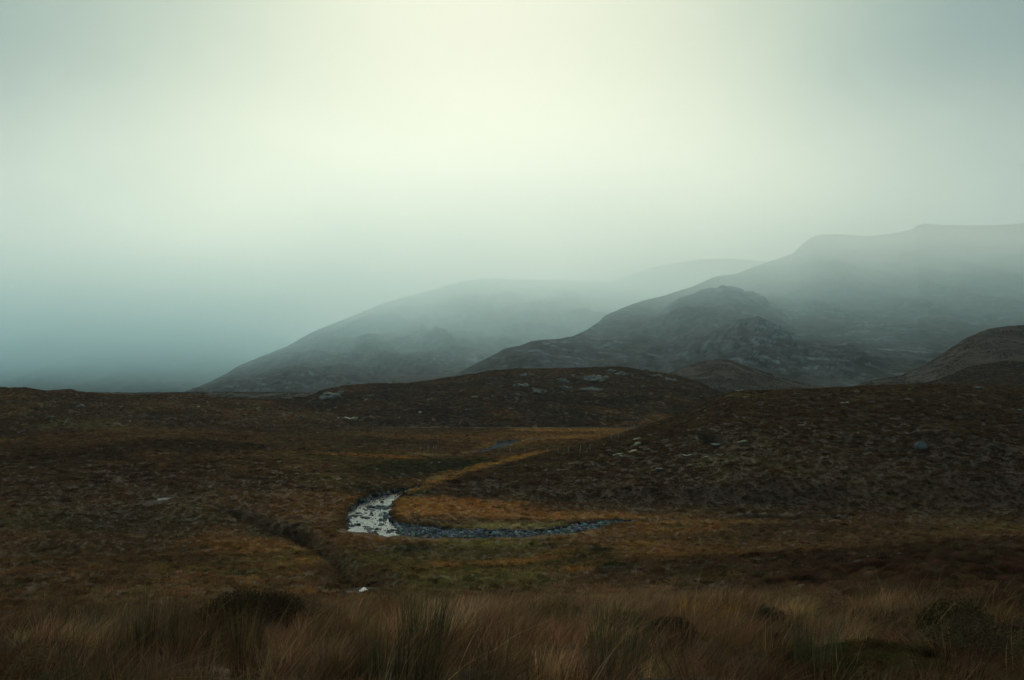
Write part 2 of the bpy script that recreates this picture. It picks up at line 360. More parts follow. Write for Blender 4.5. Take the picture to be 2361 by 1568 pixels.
# ground material: land cover colour, fine grain, relief
def ground_mat(name, relief, grain):
    m, n, l = material(name)
    o = N(n, 'ShaderNodeOutputMaterial'); b = N(n, 'ShaderNodeBsdfPrincipled'); l.new(b.outputs[0], o.inputs[0])
    b.inputs['Roughness'].default_value = .95; b.inputs['Specular IOR Level'].default_value = .12
    at_ = N(n, 'ShaderNodeAttribute', attribute_name='cover'); tc = N(n, 'ShaderNodeTexCoord')
    mp = N(n, 'ShaderNodeMapping'); l.new(tc.outputs['Object'], mp.inputs['Vector']); mp.inputs['Scale'].default_value = (1, .8, 1)
    t1 = N(n, 'ShaderNodeTexNoise'); t1.inputs['Scale'].default_value = grain; t1.inputs['Detail'].default_value = 8; t1.inputs['Roughness'].default_value = .72; l.new(mp.outputs[0], t1.inputs['Vector'])
    t2 = N(n, 'ShaderNodeTexNoise'); t2.inputs['Scale'].default_value = grain * .22; t2.inputs['Detail'].default_value = 6; t2.inputs['Roughness'].default_value = .65; l.new(mp.outputs[0], t2.inputs['Vector'])
    r1 = N(n, 'ShaderNodeMapRange'); l.new(t1.outputs['Fac'], r1.inputs['Value']); r1.inputs['From Min'].default_value = .3; r1.inputs['From Max'].default_value = .7; r1.inputs['To Min'].default_value = .35; r1.inputs['To Max'].default_value = 1.6
    r2 = N(n, 'ShaderNodeMapRange'); l.new(t2.outputs['Fac'], r2.inputs['Value']); r2.inputs['From Min'].default_value = .3; r2.inputs['From Max'].default_value = .7; r2.inputs['To Min'].default_value = .65; r2.inputs['To Max'].default_value = 1.35
    mm = N(n, 'ShaderNodeMath', operation='MULTIPLY'); l.new(r1.outputs[0], mm.inputs[0]); l.new(r2.outputs[0], mm.inputs[1])
    sc = N(n, 'ShaderNodeVectorMath', operation='SCALE'); l.new(at_.outputs['Color'], sc.inputs[0]); l.new(mm.outputs[0], sc.inputs['Scale'])
    l.new(sc.outputs[0], b.inputs['Base Color'])
    bp = N(n, 'ShaderNodeBump'); bp.inputs['Strength'].default_value = .9; bp.inputs['Distance'].default_value = relief; l.new(t1.outputs['Fac'], bp.inputs['Height']); l.new(bp.outputs[0], b.inputs['Normal'])
    return m
M_GROUND = ground_mat('moor', .35, 1.1)
M_MOUNT = ground_mat('mountain_turf_and_rock', 3.0, .09)

# ------------------------------------------------------------------ ground sheet
rows = np.unique(np.concatenate([np.linspace(-40, 3, 12), np.geomspace(3, 45, 150), np.geomspace(45, 104, 110), np.linspace(104, 165, 125), np.geomspace(165, 420, 200), np.geomspace(420, 980, 190), np.geomspace(980, 9000, 26)]))
cols = np.linspace(-.64, .64, 900)
S, D = np.meshgrid(cols, rows)
GX, GY = S * (np.abs(D) + 14), D
GZ = height(GX.ravel(), GY.ravel())
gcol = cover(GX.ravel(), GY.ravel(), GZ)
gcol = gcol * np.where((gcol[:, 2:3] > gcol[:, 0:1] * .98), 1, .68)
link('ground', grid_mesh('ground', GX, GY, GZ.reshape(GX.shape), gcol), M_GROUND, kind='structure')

# ------------------------------------------------------------------ mountains
def mountain(name, rows, db, dback, seed, amp, layers=(), s0=-.66, s1=.66, ncol=420, nrow=200, pw=1.15, crag=.5, zb=2.0, tone=(.036, .038, .041), rocky=(.115, .14, .155)):
    rows = crest(rows)
    s = np.linspace(s0, s1, ncol)
    dc = interp(s, rows, 2); zc = interp(s, rows, 1)
    tt = np.concatenate([np.linspace(0, 1, nrow), 1 + np.linspace(.02, 1, 14)])
    T, SS = np.meshgrid(tt, s, indexing='ij')
    DC = interp(SS, rows, 2); ZC = interp(SS, rows, 1)
    Dd = np.where(T <= 1, db + (DC - db) * T, DC + (T - 1) * dback)
    X = SS * Dd; Y = Dd
    tc = np.clip(T, 0, 1)
    Z = zb + (ZC - zb) * tc ** pw
    Z = np.where(T > 1, ZC - (ZC - zb) * ((T - 1) ** 1.5) * .7, Z)
    env = np.clip(4 * tc * (1 - tc), 0, 1) * .5
    rel = (ZC - zb) / 200
    rm = np.zeros_like(Z)
    # shoulders and humps in front of the skyline
    for lr, lb, lback, lamp in layers:
        lr = crest(lr)
        h, t = hill(X, Y, lr, lb, 1.0, lback, zb, .3)
        e2 = np.clip(t * (1.0 - t) * 4, 0, 1) * .6
        h = h + lamp * (e2 + .06) * (.6 * fbm(X / 90, Y / 120, 4, seed + 60) + .45 * ridged(X / 38, Y / 60, 4, seed + 70) - .35)
        Z = np.where((Y > lb - 5) & (h > zb + 3), smax(Z, h, 6.), Z)
    fb = fbm(X / 420, Y / 520, 5, seed); rd = ridged(X / 170, Y / 420, 5, seed + 9, .55)
    Z = Z + env * amp * np.minimum(rel, 1.2) * (1.0 * fb + .6 * (rd - .9)) + (.12 + env) * amp * .10 * 2.0 * fbm(X / 45, Y / 60, 5, seed + 20, .62)
    # broken crags: steps in the slope
    cm = ss(.12, .5, fbm(X / 230, Y / 260, 4, seed + 30) + .4 * env - .15) * crag
    st = 16 + 5 * fbm(X / 80, Y / 80, 2, seed + 40)
    q = Z / st; Zs = (np.floor(q) + ss(.0, .38, q - np.floor(q))) * st
    edge = ss(1., .9, tc) if False else np.clip(env * 2, 0, 1)
    Z = Z + (Zs - Z) * cm * edge * .8
    gy, gx = np.gradient(Z); dX = np.gradient(X, axis=1); dY = np.gradient(Y, axis=0)
    slope = np.hypot(gx / np.maximum(dX, 1e-3), gy / np.where(np.abs(dY) < 1e-3, 1, dY))
    rk = ss(.55, 1.0, slope + .35 * fbm(X / 30, Y / 40, 4, seed + 50)) * (.35 + .65 * cm / max(crag, .01))
    strat = fbm(X / 30 + Y / 90, (Z + .06 * X) / 5.5, 4, seed + 55, .6) + .5 * fbm(X / 9, Y / 14, 2, seed + 58)
    zone = ss(-.15, .35, fbm(X / 150, Y / 190, 3, seed + 57) + .25 * (rd - .9))
    sp = ss(.12, .5, strat) * (.12 + .75 * zone)
    rk = np.clip(np.maximum(rk, sp), 0, 1)
    tn, rc = np.array(tone), np.array(rocky)
    br = (1 + .8 * fbm(X / 120, Y / 240, 4, seed + 80) + .3 * fbm(X / 22, Y / 40, 3, seed + 90))
    col = tn * br[..., None] * np.array([1, 1, 1]); col = col + (rc * (1 + .4 * fbm(X / 12, Y / 14, 3, seed + 95))[..., None] - col) * rk[..., None]
    # fringe rows that tuck the foot of the mesh under the ground
    Z[0] = zb - 25
    o = link(name, grid_mesh(name, X, Y, Z, np.clip(col, .01, .5).reshape(-1, 3)), M_MOUNT, kind='structure')
    return o
mountain('mountain', [(960, 905, 1180), (1040, 868, 1200), (1100, 838, 1220), (1150, 812, 1240), (1165, 803, 1240), (1200, 797, 1250), (1225, 786, 1260), (1245, 784, 1260), (1290, 781, 1300), (1320, 776, 1340), (1350, 762, 1440), (1380, 743, 1560), (1392, 730, 1600), (1410, 721, 1640), (1445, 706, 1740), (1480, 694, 1840),
    (1530, 682, 1960), (1600, 660, 2120), (1625, 648, 2180), (1650, 637, 2240), (1700, 631, 2340), (1740, 614, 2420), (1790, 598, 2500), (1830, 584, 2580), (1850, 563, 2650), (1870, 548, 2700), (1890, 541, 2750), (1930, 540, 2750), (2000, 545, 2800),
    (2060, 538, 2800), (2100, 530, 2850), (2115, 520, 2850), (2130, 515, 2900), (2170, 519, 2900), (2280, 520, 2950), (2361, 515, 3000), (2800, 500, 3000)],
    960, 1500, 201, 30, layers=(
        ([(1120, 875, 1600), (1250, 840, 1600), (1350, 806, 1620), (1430, 770, 1650), (1500, 738, 1680), (1560, 703, 1700), (1620, 685, 1700), (1680, 681, 1700), (1730, 690, 1700), (1790, 716, 1700), (1860, 750, 1700), (1950, 790, 1700), (2100, 830, 1700)], 1100., 220., 13.),
        ([(1480, 862, 1300), (1560, 822, 1330), (1640, 782, 1350), (1700, 760, 1350), (1750, 754, 1350), (1800, 772, 1350), (1845, 797, 1350), (1900, 784, 1380), (1960, 778, 1400), (2050, 800, 1400), (2200, 840, 1400)], 1000., 200., 12.)),
    s0=-.12, s1=.66, ncol=620, nrow=330, crag=.8)
mountain('mountain', [(350, 925, 1700), (400, 915, 1750), (430, 906, 1800), (490, 878, 1900), (520, 862, 1950), (545, 847, 2000), (600, 823, 2150), (625, 813, 2200), (660, 799, 2300), (720, 766, 2450), (800, 734, 2700), (880, 701, 2900), (940, 683, 3050),
    (1000, 668, 3200), (1070, 648, 3350), (1110, 643, 3400), (1200, 645, 3500), (1300, 646, 3500), (1400, 650, 3600), (1500, 662, 3600), (1700, 700, 3600)],
    1300, 1800, 401, 55, layers=(
        ([(380, 920, 1450), (430, 904, 1500), (500, 890, 1520), (560, 876, 1550), (640, 860, 1550), (720, 850, 1580), (790, 848, 1600), (860, 862, 1600), (950, 885, 1600), (1050, 900, 1600)], 1290., 200., 15.),),
    s0=-.37, s1=.25, ncol=460, nrow=260, crag=.5)
mountain('mountain', [(1180, 760, 4500), (1300, 690, 4500), (1400, 652, 4500), (1500, 618, 4500), (1600, 599, 4500), (1680, 596, 4500), (1800, 605, 4500), (2000, 660, 4500)], 3300, 2000, 601, 50, s0=-.05, s1=.4, ncol=120, nrow=60, crag=.2)
mountain('mountain', [(-700, 850, 3300), (-100, 812, 3400), (0, 789, 3500), (60, 760, 3600), (120, 738, 3700), (200, 722, 3850), (290, 716, 3900), (380, 722, 3900), (480, 738, 3900), (600, 766, 3900), (760, 800, 3900)], 2500, 500, 801, 40, s0=-.75, s1=-.17, ncol=200, nrow=100, crag=.2)

# ------------------------------------------------------------------ haze and mist
def volume_mat(name, density, colour, aniso):
    m, n, l = material(name)
    o = N(n, 'ShaderNodeOutputMaterial'); v = N(n, 'ShaderNodeVolumePrincipled'); l.new(v.outputs[0], o.inputs['Volume'])
    v.inputs['Color'].default_value = (*colour, 1); v.inputs['Density'].default_value = density; v.inputs['Anisotropy'].default_value = aniso
    return m
bm = bmesh.new(); bmesh.ops.create_cube(bm, size=1)
for v in bm.verts: v.co = Vector((v.co.x * 10500, (v.co.y + .5) * 9900 - 500, (v.co.z + .5) * 1780 - 30))
me = bpy.data.meshes.new('haze'); bm.to_mesh(me); bm.free()
link('haze', me, volume_mat('haze_air', .00004, (.75, .92, 1.0), .7), kind='stuff', label='pale thin haze filling the whole valley air')
# low cloud lying on the mountains: a closed body of mist, thin at the foot, thick on the tops, drifting
m, n, l = material('mist_air')
mo = N(n, 'ShaderNodeOutputMaterial'); mv = N(n, 'ShaderNodeVolumePrincipled'); l.new(mv.outputs[0], mo.inputs['Volume']); mv.inputs['Anisotropy'].default_value = .6
mt = N(n, 'ShaderNodeTexCoord'); msx = N(n, 'ShaderNodeSeparateXYZ'); l.new(mt.outputs['Object'], msx.inputs[0])
def MM(op, a, b=None, c=None):
    k = N(n, 'ShaderNodeMath', operation=op)
    for i, v in enumerate((a, b, c)):
        if v is None: continue
        if isinstance(v, (int, float)): k.inputs[i].default_value = v
        else: l.new(v, k.inputs[i])
    return k.outputs[0]
def RG(v, a, b, c=0.0, d=1.0):
    k = N(n, 'ShaderNodeMapRange', interpolation_type='SMOOTHSTEP'); l.new(v, k.inputs['Value'])
    for q, w in (('From Min', a), ('From Max', b), ('To Min', c), ('To Max', d)): k.inputs[q].default_value = w
    return k.outputs[0]
mmp = N(n, 'ShaderNodeMapping'); l.new(mt.outputs['Object'], mmp.inputs[0]); mmp.inputs['Scale'].default_value = (1 / 560, 1 / 800, 1 / 260); mmp.inputs['Rotation'].default_value = (0, R(-14), 0)
mn = N(n, 'ShaderNodeTexNoise'); l.new(mmp.outputs[0], mn.inputs['Vector']); mn.inputs['Scale'].default_value = 1.0; mn.inputs['Detail'].default_value = 4; mn.inputs['Roughness'].default_value = .6
zz = MM('ADD', msx.outputs['Z'], MM('MULTIPLY', MM('SUBTRACT', mn.outputs['Fac'], .5), -330))
veil = MM('MULTIPLY', RG(msx.outputs['Z'], 10, 90), .00042)
bank = MM('MULTIPLY', RG(zz, 25, 240), MM('MULTIPLY', RG(mn.outputs['Fac'], .32, .68, .3, 1.7), .00095))
left = MM('MULTIPLY', RG(msx.outputs['X'], -250, -1000, 0, .0020), RG(msx.outputs['Y'], 2100, 2900))
tot = MM('MULTIPLY', MM('ADD', MM('ADD', veil, bank), left), MM('MULTIPLY', RG(msx.outputs['Z'], 300, 510, 1, 0), MM('MULTIPLY', RG(msx.outputs['Y'], 980, 1300), RG(msx.outputs['Y'], 3300, 3900, 1, 0))))
l.new(tot, mv.inputs['Density'])
mcx = N(n, 'ShaderNodeMix', data_type='RGBA'); l.new(RG(msx.outputs['Z'], 60, 400), mcx.inputs['Factor']); mcx.inputs['A'].default_value = (.68, .91, 1, 1); mcx.inputs['B'].default_value = (1, 1, .985, 1); l.new(mcx.outputs['Result'], mv.inputs['Color'])
bm = bmesh.new(); bmesh.ops.create_cube(bm, size=1)
for v in bm.verts: v.co = Vector((v.co.x * 9600, 980 + (v.co.y + .5) * 3720, 4 + (v.co.z + .5) * 1046))
me = bpy.data.meshes.new('mist'); bm.to_mesh(me); bm.free()
link('mist', me, m, kind='stuff', label='pale low cloud drifting over the mountains and hiding their tops')
SC.cycles.volume_step_rate = 1.0; SC.cycles.volume_max_steps = 256

# ------------------------------------------------------------------ river water
def ribbon(rows, z, grow):
    P = []
    for (ax, ay, aw), (bx, by, bw) in zip(rows[:-1], rows[1:]):
        for k in range(6): t = k / 6; P.append((ax + (bx - ax) * t, ay + (by - ay) * t, aw + (bw - aw) * t))
    P.append(rows[-1]); P = np.array(P)
    for _ in range(3): P[1:-1] = (P[:-2] + 2 * P[1:-1] + P[2:]) / 4
    T = np.gradient(P[:, :2], axis=0); T /= np.linalg.norm(T, axis=1)[:, None]; Nn = np.stack([-T[:, 1], T[:, 0]], 1)
    L = P[:, :2] + Nn * (P[:, 2] + grow)[:, None]; Rr = P[:, :2] - Nn * (P[:, 2] + grow)[:, None]
    n = len(P); V = [(x, y, z) for x, y in L] + [(x, y, z) for x, y in Rr]
    return V, [(i + 1, i, n + i, n + i + 1) for i in range(n - 1)]
m, n, l = material('river_water')
o = N(n, 'ShaderNodeOutputMaterial'); b = N(n, 'ShaderNodeBsdfPrincipled'); l.new(b.outputs[0], o.inputs[0])
b.inputs['Base Color'].default_value = (.018, .02, .018, 1); b.inputs['Roughness'].default_value = .16; b.inputs['IOR'].default_value = 1.33; b.inputs['Specular IOR Level'].default_value = .12
tc = N(n, 'ShaderNodeTexCoord'); t1 = N(n, 'ShaderNodeTexNoise'); l.new(tc.outputs['Object'], t1.inputs['Vector']); t1.inputs['Scale'].default_value = 2.6; t1.inputs['Detail'].default_value = 4
t3 = N(n, 'ShaderNodeTexNoise'); l.new(tc.outputs['Object'], t3.inputs['Vector']); t3.inputs['Scale'].default_value = .22
r3 = N(n, 'ShaderNodeMapRange'); l.new(t3.outputs['Fac'], r3.inputs['Value']); r3.inputs['From Min'].default_value = .42; r3.inputs['From Max'].default_value = .6; r3.inputs['To Min'].default_value = .1; r3.inputs['To Max'].default_value = .7
bp = N(n, 'ShaderNodeBump'); bp.inputs['Distance'].default_value = .05; l.new(r3.outputs[0], bp.inputs['Strength']); l.new(t1.outputs['Fac'], bp.inputs['Height']); l.new(bp.outputs[0], b.inputs['Normal'])
M_WATER = m
V, F = ribbon(RIVER, WATER_Z, .9); me = bpy.data.meshes.new('river'); me.from_pydata(V, [], F); link('river', me, M_WATER, kind='structure')
V, F = ribbon(UPPER, WATER_Z + .02, .6); me = bpy.data.meshes.new('river'); me.from_pydata(V, [], F); link('river', me, M_WATER, kind='structure')
def pool(cx, cy, rx, ry, z, seed):
    V = [(cx, cy, z)]; r = random.Random(seed)
    for k in range(28):
        a = k / 28 * 2 * math.pi; q = 1 + .35 * math.sin(3 * a + seed) * .5 + r.uniform(-.12, .12)
        V.append((cx + rx * q * math.cos(a), cy + ry * q * math.sin(a), z))
    me = bpy.data.meshes.new('pool'); me.from_pydata(V, [], [(0, k + 1, (k + 1) % 28 + 1) for k in range(28)]); return me
gx, gy, _ = GULLY[0]
zmin = float(height(np.array([gx]), np.array([gy]))[0])
link('pool', pool(gx, gy, .2, .6, zmin + .06, 2), M_WATER, kind='thing', label='tiny bright pool at the near end of the dark gully', category='pool')
hx, hy = HOLES[8][0], HOLES[8][1]; zmin = float(height(np.array([hx]), np.array([hy]))[0])
link('pool', pool(hx + .1, hy - .3, 1.1, 3.4, zmin + .09, 5), M_WATER, kind='thing', label='small pale bog pool alone on the left moor', category='pool')

# ------------------------------------------------------------------ stone
def rock_mat(name, a, b_, moss=None):
    m, n, l = material(name)
    o = N(n, 'ShaderNodeOutputMaterial'); b = N(n, 'ShaderNodeBsdfPrincipled'); l.new(b.outputs[0], o.inputs[0]); b.inputs['Roughness'].default_value = .8; b.inputs['Specular IOR Level'].default_value = .3
    tc = N(n, 'ShaderNodeTexCoord'); oi = N(n, 'ShaderNodeObjectInfo')
    t = N(n, 'ShaderNodeTexNoise'); l.new(tc.outputs['Object'], t.inputs['Vector']); t.inputs['Scale'].default_value = 2.4; t.inputs['Detail'].default_value = 8; t.inputs['Roughness'].default_value = .7
    r = N(n, 'ShaderNodeMapRange'); l.new(t.outputs['Fac'], r.inputs['Value']); r.inputs['From Min'].default_value = .35; r.inputs['From Max'].default_value = .65
    mx = N(n, 'ShaderNodeMix', data_type='RGBA'); l.new(r.outputs[0], mx.inputs['Factor']); mx.inputs['A'].default_value = (*a, 1); mx.inputs['B'].default_value = (*b_, 1)
    last = mx.outputs['Result']
    if moss:
        ge = N(n, 'ShaderNodeNewGeometry'); sx = N(n, 'ShaderNodeSeparateXYZ'); l.new(ge.outputs['Normal'], sx.inputs[0])
        t2 = N(n, 'ShaderNodeTexNoise'); l.new(tc.outputs['Object'], t2.inputs['Vector']); t2.inputs['Scale'].default_value = 1.3; t2.inputs['Detail'].default_value = 4
        a2 = N(n, 'ShaderNodeMath', operation='ADD'); l.new(sx.outputs['Z'], a2.inputs[0]); l.new(t2.outputs['Fac'], a2.inputs[1])
        r2 = N(n, 'ShaderNodeMapRange'); l.new(a2.outputs[0], r2.inputs['Value']); r2.inputs['From Min'].default_value = moss[3]; r2.inputs['From Max'].default_value = moss[3] + .25
        m2 = N(n, 'ShaderNodeMix', data_type='RGBA'); l.new(r2.outputs[0], m2.inputs['Factor']); l.new(last, m2.inputs['A']); m2.inputs['B'].default_value = (*moss[:3], 1); last = m2.outputs['Result']
    l.new(last, b.inputs['Base Color'])
    bp = N(n, 'ShaderNodeBump'); bp.inputs['Strength'].default_value = .7; bp.inputs['Distance'].default_value = .12; l.new(t.outputs['Fac'], bp.inputs['Height']); l.new(bp.outputs[0], b.inputs['Normal'])
    return m
M_ROCK = rock_mat('grey_rock', (.05, .055, .057), (.09, .105, .112), (.05, .045, .028, 1.25))
M_PALE = rock_mat('pale_rock', (.22, .24, .23), (.55, .58, .56))
M_MOSSY = rock_mat('mossy_rock', (.08, .085, .07), (.22, .23, .20), (.17, .155, .08, .8))
M_STONE = rock_mat('river_stone', (.04, .045, .05), (.17, .185, .205))
def vnoise(v, sc, seed):
    x, y, z = v[:, 0] * sc, v[:, 1] * sc, v[:, 2] * sc
    return (pn(x + 3.1 * seed, y, seed) + pn(y + 7.7, z + 1.3 * seed, seed + 1) + pn(z, x + 2.9 * seed, seed + 2))
def rock_mesh(name, seed, flatness=.6, sub=3, lumps=1, blocky=.5):
    bm = bmesh.new(); r = random.Random(seed)
    for k in range(lumps):
        b2 = bmesh.new(); bmesh.ops.create_icosphere(b2, subdivisions=sub, radius=1)
        vs = np.array([v.co[:] for v in b2.verts])
        sd_ = seed * 7 + k * 3
        d = 1 + .28 * vnoise(vs, 1.1, sd_) + .14 * vnoise(vs, 2.7, sd_ + 5) + .06 * vnoise(vs, 6, sd_ + 9)
        vs = vs * d[:, None]
        # flat faces: clip against a few planes
        for q in range(int(5 + 4 * blocky)):
            nv = np.array([r.gauss(0, 1), r.gauss(0, 1), r.gauss(0, .8)]); nv /= np.linalg.norm(nv); h = r.uniform(.55, .9)
            ex = np.maximum(vs @ nv - h, 0); vs = vs - ex[:, None] * nv * .9
        if lumps > 1:
            off = np.array([r.uniform(-1.5, 1.5), r.uniform(-.8, .8), r.uniform(-.3, .25)]); f = r.uniform(.45, 1.0); rot = r.uniform(-.5, .5)
            c, s_ = math.cos(rot), math.sin(rot); vs = vs * f * np.array([1.2, 1, .8]); vs = np.stack([vs[:, 0] * c - vs[:, 2] * s_, vs[:, 1], vs[:, 0] * s_ + vs[:, 2] * c], 1) + off
        vs[:, 2] *= flatness
        n0 = len(bm.verts); nv_ = [bm.verts.new(v) for v in vs]
        for f_ in b2.faces: bm.faces.new([nv_[v.index] for v in f_.verts])
        b2.free()
    me = bpy.data.meshes.new(name); bm.to_mesh(me); bm.free()
    for p in me.polygons: p.use_smooth = False
    return me
def place_rock(name, px, py, w, mesh, mat, label, cat, group=None, flat_=1.0, dz=.15, yaw=None, scale_d=None):
    X, Y, Z = at(px, py)
    s = w / 2 / FP * Y
    me = mesh
    if len(me.materials) == 0: me.materials.append(mat)
    o = link(name, me, None, loc=(X, Y, Z + s * flat_ * dz), label=label, category=cat)
    o.scale = (s, s * .8, s * flat_); o.rotation_euler = (random.uniform(-.1, .1), random.uniform(-.12, .12), random.uniform(-.6, .6) if yaw is None else yaw)
    if group: o['group'] = group
    return o
OUT_M = [rock_mesh('outcrop_rock', 40 + k, .62, 3, 5) for k in range(5)]
BLD_M = [rock_mesh('boulder_rock', 80 + k, .8, 3, 1) for k in range(5)]
PAL_M = [rock_mesh('pale_boulder_rock', 100 + k, .75, 2, 1) for k in range(3)]
MOS_M = [rock_mesh('mossy_hummock_rock', 120 + k, .6, 3, 2) for k in range(3)]
SLAB_M = [rock_mesh('slab_rock', 140 + k, .3, 3, 4) for k in range(3)]
GO = 'grey rock outcrops on the middle hill'
def outcrop(name, px, py, w, kind, seed, label, cat, group, hgt=1.0, mat=None):
    X, Y, Z = at(px, py); r = random.Random(seed); rad = w / 2 / FP * Y
    V, F = [], []; n_ = 9 if w < 18 else 16 if w < 36 else 26
    tilt = r.uniform(-.35, .35)
    for k in range(n_ + 1):
        a, q = r.uniform(0, 6.283), r.random() ** .7 * .85
        if k == 0: q = 0
        ox = math.cos(a) * q * rad; oy = math.sin(a) * q * rad * (1.3 if kind == 0 else .7) + (ox * .6 if kind == 2 else 0)
        src = LUMP[r.randrange(len(LUMP))]; s = rad * r.uniform(.10, .34) * (1.25 - .6 * q) if k else rad * .5
        z = float(height(np.array([X + ox]), np.array([Y + oy]))[0]) - Z
        ca, sa = math.cos(r.uniform(-.7, .7)), math.sin(r.uniform(-.7, .7)); c2 = r.uniform(0, 6.283); cc, sn = math.cos(c2), math.sin(c2)
        sz = s * (.7 if kind == 2 else .85) * hgt * r.uniform(.6, 1.2) * (1 if k else .3)
        P = src[0] * np.array([s * 1.35, s, sz]); P = np.stack([P[:, 0] * cc - P[:, 1] * sn, P[:, 0] * sn + P[:, 1] * cc, P[:, 2] + tilt * P[:, 0]], 1) + np.array([ox, oy, z + sz * .12])
        i = len(V); V += P.tolist(); F += [tuple(q_ + i for q_ in f) for f in src[1]]
    me = bpy.data.meshes.new(name); me.from_pydata(V, [], F); me.materials.append(mat or M_ROCK)
    return link(name, me, None, loc=(X, Y, Z), label=label, category=cat, group=group)
LUMP = []
for k in range(6):
    me = rock_mesh('lump', 60 + k, .9, 2, 1); LUMP.append((np.array([v.co[:] for v in me.vertices]), [tuple(p.vertices) for p in me.polygons])); bpy.data.meshes.remove(me)
for k, (x, y, w, kind, lab) in enumerate([
    (1207, 890, 44, 0, 'largest knobbly grey rock outcrop left of centre on the middle hill'),
    (1211, 868, 40, 2, 'flat pale slab just above the largest outcrop near the hill crest'),
    (1154, 893, 34, 2, 'slanting grey slab left of the largest hill outcrop'),
    (1121, 935, 16, 0, 'small upright outcrop low on the middle hill below the slanting slab'),
    (999, 941, 10, 0, 'small grey outcrop above and right of the bright round one'),
    (934, 947, 16, 0, 'small dull outcrop left of the bright round one'),
    (852, 913, 34, 2, 'lone slanting slab on the left shoulder of the middle hill'),
    (759, 915, 60, 0, 'broad broken outcrop at the foot of the misty mountain, left end of middle hill'),
    (752, 932, 40, 2, 'long low slab under the broad broken outcrop'),
    (720, 925, 26, 0, 'rough outcrop at the left tip of the middle hill'),
    (755, 980, 16, 0, 'small outcrop on brown slope far below the long low slab'),
    (1370, 876, 70, 0, 'widest jagged outcrop band right of the hill centre'),
    (1299, 879, 34, 0, 'grey crag between the largest outcrop and the widest band'),
    (1320, 869, 22, 0, 'topmost small crag on the crest beside the widest band'),
    (1303, 895, 46, 2, 'tilted grey slab under the crag between the two big outcrops'),
    (1363, 901, 56, 0, 'dark broken outcrop directly below the widest band'),
    (1412, 857, 30, 0, 'outcrop on the hill skyline right of centre'),
    (1433, 864, 34, 0, 'knobbly outcrop just under the skyline right of centre'),
    (1483, 893, 22, 0, 'square blocky outcrop on the right shoulder of the middle hill'),
    (1458, 893, 20, 0, 'small outcrop just left of the square blocky one'),
    (1490, 856, 40, 0, 'long outcrop along the right end of the hill skyline'),
    (1514, 868, 44, 2, 'sloping slab below the right end of the hill skyline'),
    (1543, 877, 34, 0, 'last outcrop where the middle hill drops to the right'),
    (671, 954, 34, 2, 'long pale slab on the brown slope left of the middle hill'),
    (692, 962, 24, 2, 'short slab at the lower right end of the long pale slab'),
    (738, 929, 16, 0, 'low outcrop between the left tip and the broad broken outcrop'),
    (729, 953, 12, 0, 'tiny outcrop right of the long pale slab'),
    (1060, 884, 16, 0, 'tiny outcrop near the crest at the left of the middle hill'),
    (1240, 905, 40, 0, 'shadowy scree outcrop trailing right below the largest outcrop'),
    (1196, 912, 24, 0, 'dull outcrop straight below the largest outcrop'),
]):
    outcrop('rock_outcrop', x, y, w * (.85 if kind == 2 else 1.1), kind, 700 + k, lab, 'rock outcrop', GO)
for k, (x, y, w, lab) in enumerate([
    (131, 931, 16, 'grey outcrop high on the left ridge, leftmost of the upper ones'), (187, 936, 26, 'broken outcrop on the left ridge above the dark hollow'), (116, 964, 18, 'rounded rock at the lower edge of the dark hollow on the left ridge'),
    (238, 985, 14, 'dull rock low on the left ridge right of the dark hollow'), (259, 928, 14, 'small rock under the left skyline right of the broken outcrop'), (360, 964, 20, 'wide dull rock in the middle of the left ridge slope'),
    (392, 919, 18, 'low rock just under the skyline bump of the left ridge'), (422, 936, 18, 'rock on the left ridge below the skyline bump'), (473, 981, 14, 'lone rock on the pale grassy run below the left ridge'),
    (162, 903, 13, 'dark pointed knob standing on the left skyline'), (319, 915, 8, 'tiny dark stone on the left skyline dip')]):
    outcrop('rock', x, y, w, 0, 760 + k, lab, 'rock', 'grey rocks on the left ridge', 1.1)
for k, (x, y, w, lab) in enumerate([
    (300, 972, 5, 'small bright white boulder low on the left ridge'), (279, 961, 5, 'white boulder just above left of the lowest white one'), (457, 939, 6, 'white boulder below the right end of the left skyline'), (478, 928, 4.5, 'tiny white boulder nearest the foot of the misty mountain'),
    (433, 922, 5, 'pale boulder close under the left skyline bump'), (1135, 915, 5, 'single white boulder on the left face of the middle hill'), (969, 953, 9, 'bright round pale boulder low on the left of the middle hill'), (1205, 930, 4.5, 'white stone pair member low below the largest outcrop'),
    (1297, 905, 4, 'small white stone under the tilted slab'), (1260, 851, 4, 'white stone on the hill skyline above the outcrops'), (921, 965, 7, 'pale boulder lowest on the left of the middle hill'), (1470, 905, 4, 'small pale stone under the square blocky outcrop'),
    (741, 1008, 4, 'tiny white stone on the brown flat above the peat cut'), (780, 966, 8, 'pale low boulder right of the long pale slab')]):
    place_rock('boulder', x, y, w, PAL_M[k % 3], M_PALE, lab, 'boulder', 'pale boulders on the hills', .8, .3)
